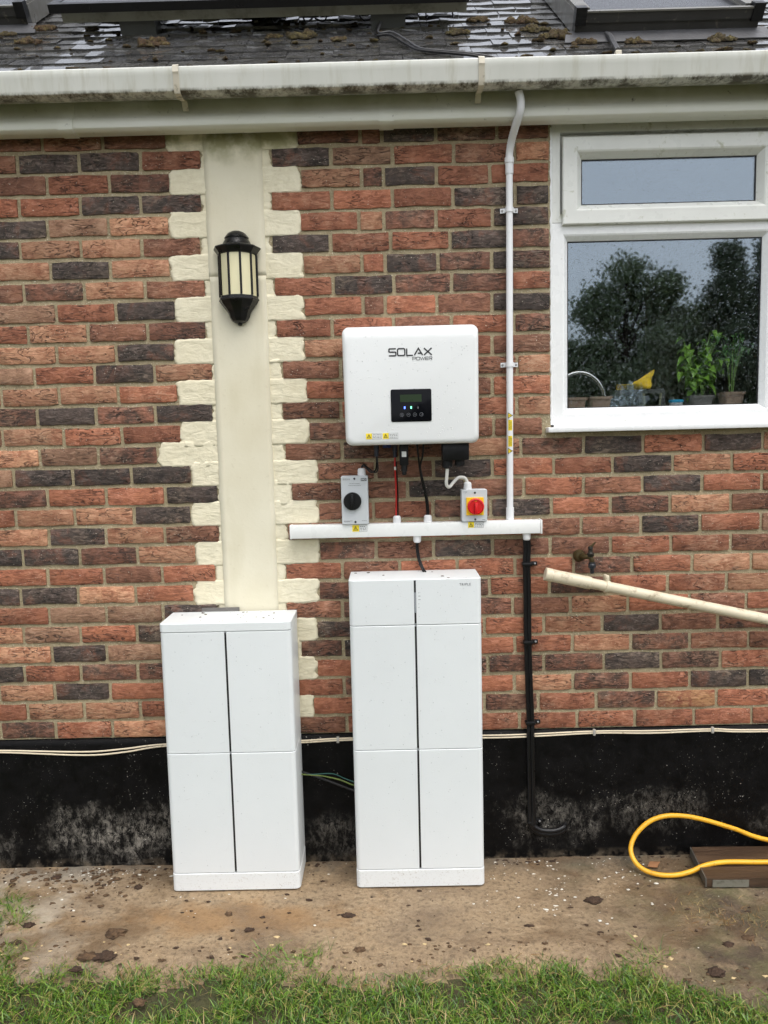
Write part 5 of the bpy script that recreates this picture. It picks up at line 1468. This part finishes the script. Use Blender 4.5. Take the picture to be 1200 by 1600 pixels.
for k, (x, s, w, h, lab) in enumerate(MOSS):
    tag(obj('moss_clump', moss_clump(x, s, w, h, k + 1), M_MOSS, smooth='all'), lab, 'moss', 'moss clumps on the roof')
m = MB(); rr = random.Random(77)
for k in range(150):
    x = rr.uniform(-1.7, 1.6); s = rr.choice([0.0, 0.1, 0.2, 0.3, 0.4, 0.5, 0.6]) + rr.uniform(-0.012, 0.03)
    if 0.72 < x < 1.40 and s > 0.17: continue
    r_ = rr.uniform(0.004, 0.013)
    q = lump(rp(x, max(0.01, s), 0.017), r_ * rr.uniform(1, 2.2), r_, r_ * 0.9, k + 300, 1, 0.5)
    m.add(q.v, q.f)
tag(obj('moss', m, M_MOSS, smooth='all'), 'crumbs of moss scattered along the tile courses', 'moss', kind='stuff')

# ------------------------------------------------------------------ hose, board, litter on the ground
def hose_mat():
    t = NT('yellow_hose')
    n1 = t.noise(t.pos, 9, 4); n2 = t.noise(t.pos, 60, 5, 0.7)
    c = t.mix(t.ramp(n1, .3, .7), srgb(236, 180, 44), srgb(222, 160, 34)); c = t.mix(t.ramp(n2, .58, .70, 0, .6), c, srgb(120, 88, 36))
    t.base(c); t.rough(0.42)
    return t.m
hz = [(2.2, -0.10, 0.012), (1.80, -0.045, 0.020), (1.468, -0.030, 0.063), (1.330, -0.028, 0.112), (1.213, -0.026, 0.150), (1.130, -0.026, 0.168), (1.055, -0.028, 0.170), (0.990, -0.034, 0.150), (0.935, -0.050, 0.108), (0.908, -0.075, 0.066), (0.912, -0.108, 0.034), (0.940, -0.142, 0.016), (0.990, -0.166, 0.0105), (1.050, -0.170, 0.011), (1.110, -0.160, 0.018), (1.165, -0.152, 0.036), (1.24, -0.150, 0.0465), (1.36, -0.154, 0.0465), (1.60, -0.165, 0.0465), (1.95, -0.20, 0.030), (2.3, -0.24, 0.011)]
cable('garden_hose', hz, 0.0090, hose_mat(), 'yellow garden hose looping against the black plinth', 'hose', 8, 14)

def wood_mat():
    t = NT('old_wet_board')
    p = t.vmul(t.pos, (4.0, 40.0, 40.0))
    n1 = t.noise(p, 1.0, 5, 0.65, 0.8); n2 = t.noise(t.pos, 40, 5, .7)
    c = t.mix(t.ramp(n1, .35, .65), srgb(52, 38, 28), srgb(84, 64, 46)); c = t.mix(t.ramp(n2, .6, .72, 0, .6), c, srgb(40, 34, 26))
    t.base(c); t.rough(t.ramp(n1, .3, .7, .35, .6)); t.bump(t.math('ADD', n1, t.math('MULTIPLY', n2, .5)), .004)
    return t.m
M_WOOD = wood_mat()
bd = thing('wooden_board', (1.5, -0.13, 0), 'old brown wooden board lying on the ground under the yellow hose', 'board')
def quad_board(p, z0, z1):
    return MB().add([(x, y, z0) for x, y in p] + [(x, y, z1) for x, y in p], [(3, 2, 1, 0), (4, 5, 6, 7), (0, 1, 5, 4), (1, 2, 6, 5), (2, 3, 7, 6), (3, 0, 4, 7)])
obj('plank', quad_board([(1.150, -0.132), (1.95, -0.150), (1.95, -0.030), (1.165, -0.022)], 0.002, 0.0360), M_WOOD, bd)
obj('plank', quad_board([(1.138, -0.236), (1.95, -0.256), (1.95, -0.153), (1.150, -0.135)], 0.002, 0.0345), M_WOOD, bd)
obj('edge_strip', quad_board([(1.158, -0.2400), (1.290, -0.2430), (1.290, -0.2402), (1.158, -0.2370)], 0.003, 0.0300), mat('worn_grey_strip', srgb(132, 130, 118), 0.45, metal=0.4, var=.2, dirt=(srgb(88, 84, 66), 40, .5, .7)), bd)
obj('end_strip', quad_board([(1.1335, -0.236), (1.1375, -0.236), (1.1640, -0.020), (1.1600, -0.020)], 0.002, 0.0350), mat('worn_end_strip', srgb(104, 100, 92), 0.5, metal=.3, var=.2), bd)

M_CLOD = mat('dark_soil_clod', srgb(66, 48, 34), 0.9, var=0.35, vscale=60, bump=0.006, bscale=160)
M_CLOD2 = mat('brown_soil_clod', srgb(92, 70, 48), 0.9, var=0.35, vscale=60, bump=0.006, bscale=160)
CLODS = [(-1.337, -0.082, .020, 'dark soil clod by the foot of the plinth at far left'), (-0.991, -0.158, .022, 'dark soil clod left of the shorter battery cabinet'),
         (-0.978, -0.431, .034, 'large dark clod on the bare path in front of the shorter cabinet'), (-1.307, -0.379, .026, 'dark clod beside the grass at the left edge'),
         (-1.307, -0.472, .024, 'clod just above the grass at the left edge'), (-1.033, -0.550, .032, 'brown clod at the grass edge, left one of a touching pair'),
         (-0.975, -0.548, .034, 'dark clod at the grass edge, right one of a touching pair'), (-1.048, -0.610, .026, 'clod half sunk in the grass below the touching pair'),
         (-0.610, -0.335, .018, 'small crumbly dark clod in front of the groove of the shorter cabinet'), (-0.520, -0.427, .020, 'flat dark clod midway along the bare path'),
         (-0.178, -0.359, .026, 'dark clod below the left corner of the taller cabinet'), (-0.133, -0.541, .024, 'rusty brown clod at the grass edge in the middle'),
         (0.704, -0.297, .034, 'black clod right of the taller cabinet below the coiled cable end'), (1.079, -0.550, .022, 'black clod on the dark soil below the wooden board'),
         (-0.793, -0.760, .026, 'round dark clod lying in the grass at lower left'), (0.447, -0.435, .018, 'small grey clod on the path right of the taller cabinet'),
         (0.985, -0.680, .034, 'brown clod at the bare patch in the right-hand grass'), (1.160, -0.520, .024, 'dark clod near the right edge of the picture')]
for k, (x, y, r_, lab) in enumerate(CLODS):
    rr = random.Random(k)
    r_ *= 0.72
    q = lump((x, y, -0.004), r_ * rr.uniform(0.9, 1.5), r_ * rr.uniform(0.6, 0.95), r_ * 0.42, k + 20, 3, 0.40, 2.4)
    tag(obj('soil_clod', q, (M_CLOD, M_CLOD2)[k % 3 == 2], smooth='all'), lab, 'clod', 'soil clods on the path')
tag(obj('cardboard_scrap', MB().add([(0.965, -0.100, 0.003), (1.000, -0.108, 0.004), (1.022, -0.078, 0.009), (0.985, -0.068, 0.005), (0.965, -0.100, 0.005), (1.000, -0.108, 0.006), (1.022, -0.078, 0.011), (0.985, -0.068, 0.007)], [(3, 2, 1, 0), (4, 5, 6, 7), (0, 1, 5, 4), (1, 2, 6, 5), (2, 3, 7, 6), (3, 0, 4, 7)]), mat('damp_cardboard', srgb(142, 100, 66), 0.8, var=.15)), 'small scrap of brown cardboard inside the hose loop', 'scrap')

def scatter(name, n, m_, label, cat, fn, rlo, rhi, flatz=0.5, seed=1, sub=1):
    rr = random.Random(seed); mb = MB()
    for k in range(n):
        x, y = fn(rr)
        if -0.86 < x < -0.355 and y > -0.205: continue
        if -0.17 < x < 0.335 and y > -0.205: continue
        r_ = rlo + (rhi - rlo) * rr.random() ** 3
        q = lump((x, y, -0.004), r_ * rr.uniform(.8, 1.8), r_ * rr.uniform(.6, 1.2), r_ * flatz, k + seed * 100, sub, 0.5)
        mb.add(q.v, q.f)
    return tag(obj(name, mb, m_, smooth='all'), label, cat, kind='stuff')
def f_any(rr): 
    x = rr.uniform(-1.7, 1.6); return x, rr.uniform(float(lawn_edge(x)) - 0.03, -0.012)
def f_left(rr): return rr.gauss(-1.2, 0.22), -0.02 - abs(rr.gauss(0, 0.12))
def f_wall(rr): return rr.uniform(-1.7, 1.6), -0.012 - abs(rr.gauss(0, 0.025))
def f_right(rr): return rr.gauss(0.62, 0.14), -0.02 - abs(rr.gauss(0, 0.16))
def f_edge(rr):
    x = rr.uniform(-1.4, 1.3); return x, float(lawn_edge(x)) + abs(rr.gauss(0.02, 0.05))
scatter('soil_crumbs', 480, M_CLOD, 'dark soil crumbs strewn over the path', 'soil', f_any, .0008, .008, .6, 1)
scatter('soil_crumbs', 320, M_CLOD2, 'brown crumbs thickening towards the edge of the grass', 'soil', f_edge, .001, .008, .5, 9)
scatter('soil_crumbs', 260, M_CLOD2, 'brown soil crumbs gathered on the path at far left', 'soil', f_left, .002, .012, .6, 2)
scatter('soil_crumbs', 260, M_CLOD, 'dark crumbs along the foot of the plinth', 'soil', f_wall, .0015, .008, .6, 3)
M_FLAKE = mat('white_plaster_flake', srgb(222, 218, 206), 0.7)
M_CHIP = mat('pale_wood_chip', srgb(196, 172, 128), 0.8, var=.2)
scatter('plaster_flakes', 260, M_FLAKE, 'white plaster flakes scattered right of the taller battery cabinet', 'flakes', f_right, .0012, .0060, .35, 4)
scatter('plaster_flakes', 150, M_FLAKE, 'white plaster flakes near the wall at far left', 'flakes', f_left, .0012, .0065, .35, 5)
scatter('plaster_flakes', 150, M_FLAKE, 'white flakes sprinkled thinly over the whole path', 'flakes', f_any, .001, .004, .35, 6)
scatter('wood_chips', 45, M_CHIP, 'pale chips and snail shells along the edge of the grass', 'chips', f_edge, .0015, .008, .5, 7, 2)

# ------------------------------------------------------------------ grass
def blades(name, n, fn, hlo, hhi, mats, label, seed, lean=1.9, wlo=0.0009, whi=0.0020, weights=None):
    rg = np.random.default_rng(seed)
    P = fn(rg, n)                       # x, y, height factor
    n = len(P)
    x, y, hf = P[:, 0], P[:, 1], P[:, 2]
    h = (hlo + (hhi - hlo) * rg.random(n) ** 1.4) * hf
    a = rg.uniform(0, 2 * np.pi, n); ln = rg.uniform(0.15, lean, n) * h
    dx, dy = np.cos(a), np.sin(a)
    w = rg.uniform(wlo, whi, n)
    fa = rg.uniform(0, np.pi, n); wx, wy = np.cos(fa), np.sin(fa)
    V = np.zeros((n, 7, 3)); z0 = -0.026
    for k, (t_, ww) in enumerate(((0, 1), (0.4, 0.95), (0.75, 0.65))):
        cx = x + dx * ln * t_ ** 1.8; cy = y + dy * ln * t_ ** 1.8; cz = z0 + h * (t_ - 0.22 * t_ * t_ * (ln / h))
        V[:, 2 * k, 0] = cx - wx * w * ww; V[:, 2 * k, 1] = cy - wy * w * ww; V[:, 2 * k, 2] = cz
        V[:, 2 * k + 1, 0] = cx + wx * w * ww; V[:, 2 * k + 1, 1] = cy + wy * w * ww; V[:, 2 * k + 1, 2] = cz
    V[:, 6, 0] = x + dx * ln; V[:, 6, 1] = y + dy * ln; V[:, 6, 2] = z0 + h * (1 - 0.30 * ln / h)
    me = bpy.data.meshes.new(name)
    me.vertices.add(n * 7); me.vertices.foreach_set('co', V.reshape(-1))
    b = (np.arange(n) * 7)[:, None]
    quads = np.concatenate([b + np.array([[0, 1, 3, 2]]), b + np.array([[2, 3, 5, 4]])], 1).reshape(n, 2, 4)
    tri = b + np.array([[4, 5, 6]])
    loops = np.concatenate([quads.reshape(n, 8), tri], 1).reshape(-1)
    me.loops.add(n * 11); me.loops.foreach_set('vertex_index', loops.astype(np.int32))
    starts = (np.arange(n) * 11)[:, None] + np.array([[0, 4, 8]])
    me.polygons.add(n * 3)
    me.polygons.foreach_set('loop_start', starts.reshape(-1).astype(np.int32))
    me.polygons.foreach_set('loop_total', np.tile([4, 4, 3], n).astype(np.int32))
    mi = rg.choice(len(mats), n, p=weights)
    for m_ in mats: me.materials.append(m_)
    me.polygons.foreach_set('material_index', np.repeat(mi, 3).astype(np.int32))
    me.polygons.foreach_set('use_smooth', np.ones(n * 3, bool))
    me.update(calc_edges=True); me.validate()
    o = bpy.data.objects.new(name, me); COL.objects.link(o); place(o, (0, 0, 0))
    return tag(o, label, 'grass', kind='stuff')
def grass_mat(name, c1, c2):
    t = NT(name)
    n1 = t.noise(t.pos, 5.0, 3); n2 = t.noise(t.pos, 40.0, 2)
    t.base(t.mix(t.ramp(n2, .3, .7), t.mix(t.ramp(n1, .35, .65), c1, c2), scl(c1, 0.7)))
    t.rough(0.42)
    t.b.inputs['Subsurface Weight'].default_value = 0.0
    return t.m
GM = [grass_mat('grass_green', srgb(98, 136, 36), srgb(120, 148, 48)), grass_mat('grass_dark', srgb(58, 94, 26), srgb(76, 108, 34)), grass_mat('grass_yellow', srgb(152, 152, 78), srgb(142, 138, 70)), grass_mat('grass_straw', srgb(172, 150, 100), srgb(158, 136, 92))]
def nz(x, y, f, s):
    return np.array([noise.noise((a * f, b * f, s)) for a, b in zip(x, y)])
BARE = [(-0.80, -0.785, .07), (-0.60, -0.75, .075), (-1.06, -0.645, .06), (-0.36, -0.69, .05), (0.30, -0.66, .04), (1.0, -0.70, .09), (0.62, -0.86, .05), (-0.62, -0.67, .06), (-0.05, -0.80, .04), (0.10, -0.66, .05), (-1.2, -0.62, .05), (0.45, -0.72, .03)]
def lawn_pts(rg, n):
    x = rg.uniform(-2.55, 2.55, n); y = rg.uniform(-1.9, -0.2, n)
    d = lawn_edge(x) + 0.05 * nz(x, y, 8, 3.3) + 0.03 * nz(x, y, 23, 1.1) - y            # positive inside the lawn
    keep = rg.random(n) < np.clip((d + 0.015) / 0.07, 0, 1)
    keep &= rg.random(n) < np.clip(0.85 + 1.3 * nz(x, y, 9, 8.1), 0.10, 1)
    for bx_, by_, br in BARE:
        keep &= rg.random(n) < np.clip((np.hypot(x - bx_, (y - by_) * 1.3) - br * 0.5) / (br * 0.6), 0.03, 1)
    hf = 0.65 + 0.35 * np.clip(d / 0.12, 0, 1) + 0.25 * nz(x, y, 5, 6.6)
    return np.stack([x, y, hf], 1)[keep]
blades('grass', 270000, lawn_pts, 0.018, 0.047, GM, 'short wet green grass along the front of the picture', 5, weights=[.40, .40, .12, .08])
def tuft_pts(rg, n):
    cs = [(-1.45, -0.24), (-1.40, -0.30), (-1.36, -0.36), (-1.30, -0.52), (-1.48, -0.42), (0.80, -0.60), (-0.43, -0.56), (-0.30, -0.58), (-1.55, -0.2)]
    k = rg.integers(0, len(cs), n); c = np.array(cs)[k]
    return np.stack([c[:, 0] + rg.normal(0, .03, n), c[:, 1] + rg.normal(0, .02, n), np.ones(n)], 1)
blades('grass', 1500, tuft_pts, 0.025, 0.065, GM, 'loose tufts of grass growing out onto the path', 6, weights=[.45, .35, .12, .08])
def straw_pts(rg, n):
    x = rg.normal(1.14, 0.10, n); y = rg.normal(-0.40, 0.05, n) - (x - 1.14) * 0.25
    x2 = rg.uniform(-1.4, 1.4, n // 3); y2 = lawn_edge(x2) + rg.normal(0.0, 0.03, n // 3)
    return np.stack([np.concatenate([x, x2]), np.concatenate([y, y2]), np.full(n + n // 3, 1.0)], 1)
blades('dry_grass', 520, straw_pts, 0.034, 0.05, [GM[3], grass_mat('straw_brown', srgb(150, 112, 66), srgb(128, 94, 56))], 'dead straw-coloured grass strands on the dark soil and lawn edge', 8, lean=2.6)

# ------------------------------------------------------------------ garden trees behind the viewer, mirrored in the window
M_BARK = mat('bark', srgb(74, 62, 50), 0.9, var=.25, bump=.01, bscale=20)
def leafy(name, c1, c2):
    t = NT(name); n1 = t.noise(t.pos, 1.4, 3)
    t.base(t.mix(t.ramp(n1, .3, .7), c1, c2)); t.rough(0.6)
    return t.m
M_LF1 = leafy('foliage_soft', srgb(132, 148, 112), srgb(146, 158, 120)); M_LF2 = leafy('foliage_dark', srgb(114, 128, 100), srgb(128, 140, 108))
def tree(name, label, x, y, h, rad, kind, seed, leaves=20000):
    rg = np.random.default_rng(seed); rr = random.Random(seed)
    t_ = thing(name, (x, y, -0.035), label, 'tree', 'garden trees mirrored in the window')
    tm = MB().tube([(x, y, -0.1), (x + .05, y, h * .3), (x - .04, y + .05, h * .6), (x, y, h * .93)], [h * .028, h * .022, h * .014, h * .004], 9)
    cents = []
    if kind == 'round':
        for k in range(60):
            u = rr.uniform(.16, 1.0); a = rr.uniform(0, 6.28)
            prof_ = math.sin(math.pi * min(1, (u - .12) / .92)) ** .6
            q = rad * prof_ * rr.uniform(.35, 1.0)
            cents.append((x + q * math.cos(a), y + q * math.sin(a), h * u * .94, rad * rr.uniform(.2, .36)))
    else:
        for k in range(90):
            u = rr.uniform(.12, 1.0); a = rr.uniform(0, 6.28)
            q = rad * (1.08 - u) * rr.uniform(.3, 1.15)
            cents.append((x + q * math.cos(a), y + q * math.sin(a), h * u * .98 - q * .1, rad * rr.uniform(.12, .22)))
    for c in cents[::3]:
        tm.tube([(x, y, max(.4, c[2] * .72)), ((x + c[0]) / 2, (y + c[1]) / 2, c[2] * .9), c[:3]], [h * .009, h * .006, h * .002], 5)
    obj('trunk', tm, M_BARK, t_, smooth=True)
    C_ = np.array(cents); k = rg.integers(0, len(C_), leaves)
    P = C_[k, :3] + rg.normal(0, 1, (leaves, 3)) * C_[k, 3:4] * np.array([.62, .62, .5])
    P[:, 2] = np.maximum(P[:, 2], .15)
    s = rg.uniform(.05, .11, leaves) * (1 if kind == 'round' else .85)
    d1 = rg.normal(0, 1, (leaves, 3)); d1 /= np.linalg.norm(d1, axis=1)[:, None]
    d2 = np.cross(d1, rg.normal(0, 1, (leaves, 3))); d2 /= np.linalg.norm(d2, axis=1)[:, None]
    V = np.stack([P - d1 * s[:, None], P + d2 * s[:, None] * .5, P + d1 * s[:, None], P - d2 * s[:, None] * .5], 1).reshape(-1, 3)
    m = MB(); m.v = [tuple(v) for v in V.tolist()]; m.f = [(4 * i, 4 * i + 1, 4 * i + 2, 4 * i + 3) for i in range(leaves)]; m.mi = [0] * leaves
    obj('crown', m, M_LF1 if kind == 'round' else M_LF2, t_, bm_fix=False, origin=(x, y, 0))
tree('garden_tree', 'tall soft-leaved tree mirrored left of centre in the big pane', 8.9, -26, 8.1, 1.9, 'round', 1, 34000)
tree('garden_tree', 'narrow tree mirrored just right of the tallest soft-leaved tree', 10.5, -26.6, 7.7, 1.2, 'round', 2)
tree('garden_tree', 'lower rounded tree mirrored at the left side of the big pane', 7.1, -26, 5.1, 1.4, 'round', 3)
tree('garden_tree', 'medium tree mirrored in the middle of the big pane', 11.4, -27, 6.6, 1.5, 'round', 4)
tree('conifer', 'conifer mirrored right of centre in the big pane', 12.6, -26, 8.3, 2.1, 'cone', 5, 30000)
tree('conifer', 'conifer mirrored at the right edge of the big pane', 14.3, -26, 8.5, 2.2, 'cone', 6, 30000)
tree('garden_tree', 'broad tree mirrored low behind the conifers', 13.4, -28, 6.8, 2.2, 'round', 7, 16000)
tree('garden_tree', 'small shrubby tree mirrored low at the far left of the pane', 5.6, -26.5, 3.6, 1.5, 'round', 8)
tree('garden_tree', 'bushy tree mirrored low behind the taps', 9.8, -28, 5.2, 2.2, 'round', 9, 16000)
hd = thing('garden_hedge', (6, -29, -0.035), 'dark hedge along the far side of the garden mirrored in the glass', 'hedge')
rg = np.random.default_rng(4); n = 26000
P = np.stack([rg.uniform(-14, 26, n), -29 + rg.normal(0, .5, n), 2.6 * rg.random(n) ** .8 + .1 * rg.normal(0, 1, n)], 1)
s = rg.uniform(.08, .16, n); d1 = rg.normal(0, 1, (n, 3)); d1 /= np.linalg.norm(d1, axis=1)[:, None]
d2 = np.cross(d1, rg.normal(0, 1, (n, 3))); d2 /= np.linalg.norm(d2, axis=1)[:, None]
V = np.stack([P - d1 * s[:, None], P + d2 * s[:, None] * .6, P + d1 * s[:, None], P - d2 * s[:, None] * .6], 1).reshape(-1, 3)
m = MB(); m.v = [tuple(v) for v in V.tolist()]; m.f = [(4 * i, 4 * i + 1, 4 * i + 2, 4 * i + 3) for i in range(n)]; m.mi = [0] * n
obj('crown', m, M_LF2, hd, bm_fix=False, origin=(6, -29, 0))
m = MB()
for k in range(24): m.tube([(-13 + k * 1.6, -29, -.1), (-13 + k * 1.6 + .1, -29, 1.0), (-13 + k * 1.6, -29, 2.2)], [.06, .045, .015], 6)
obj('stems', m, M_BARK, hd)
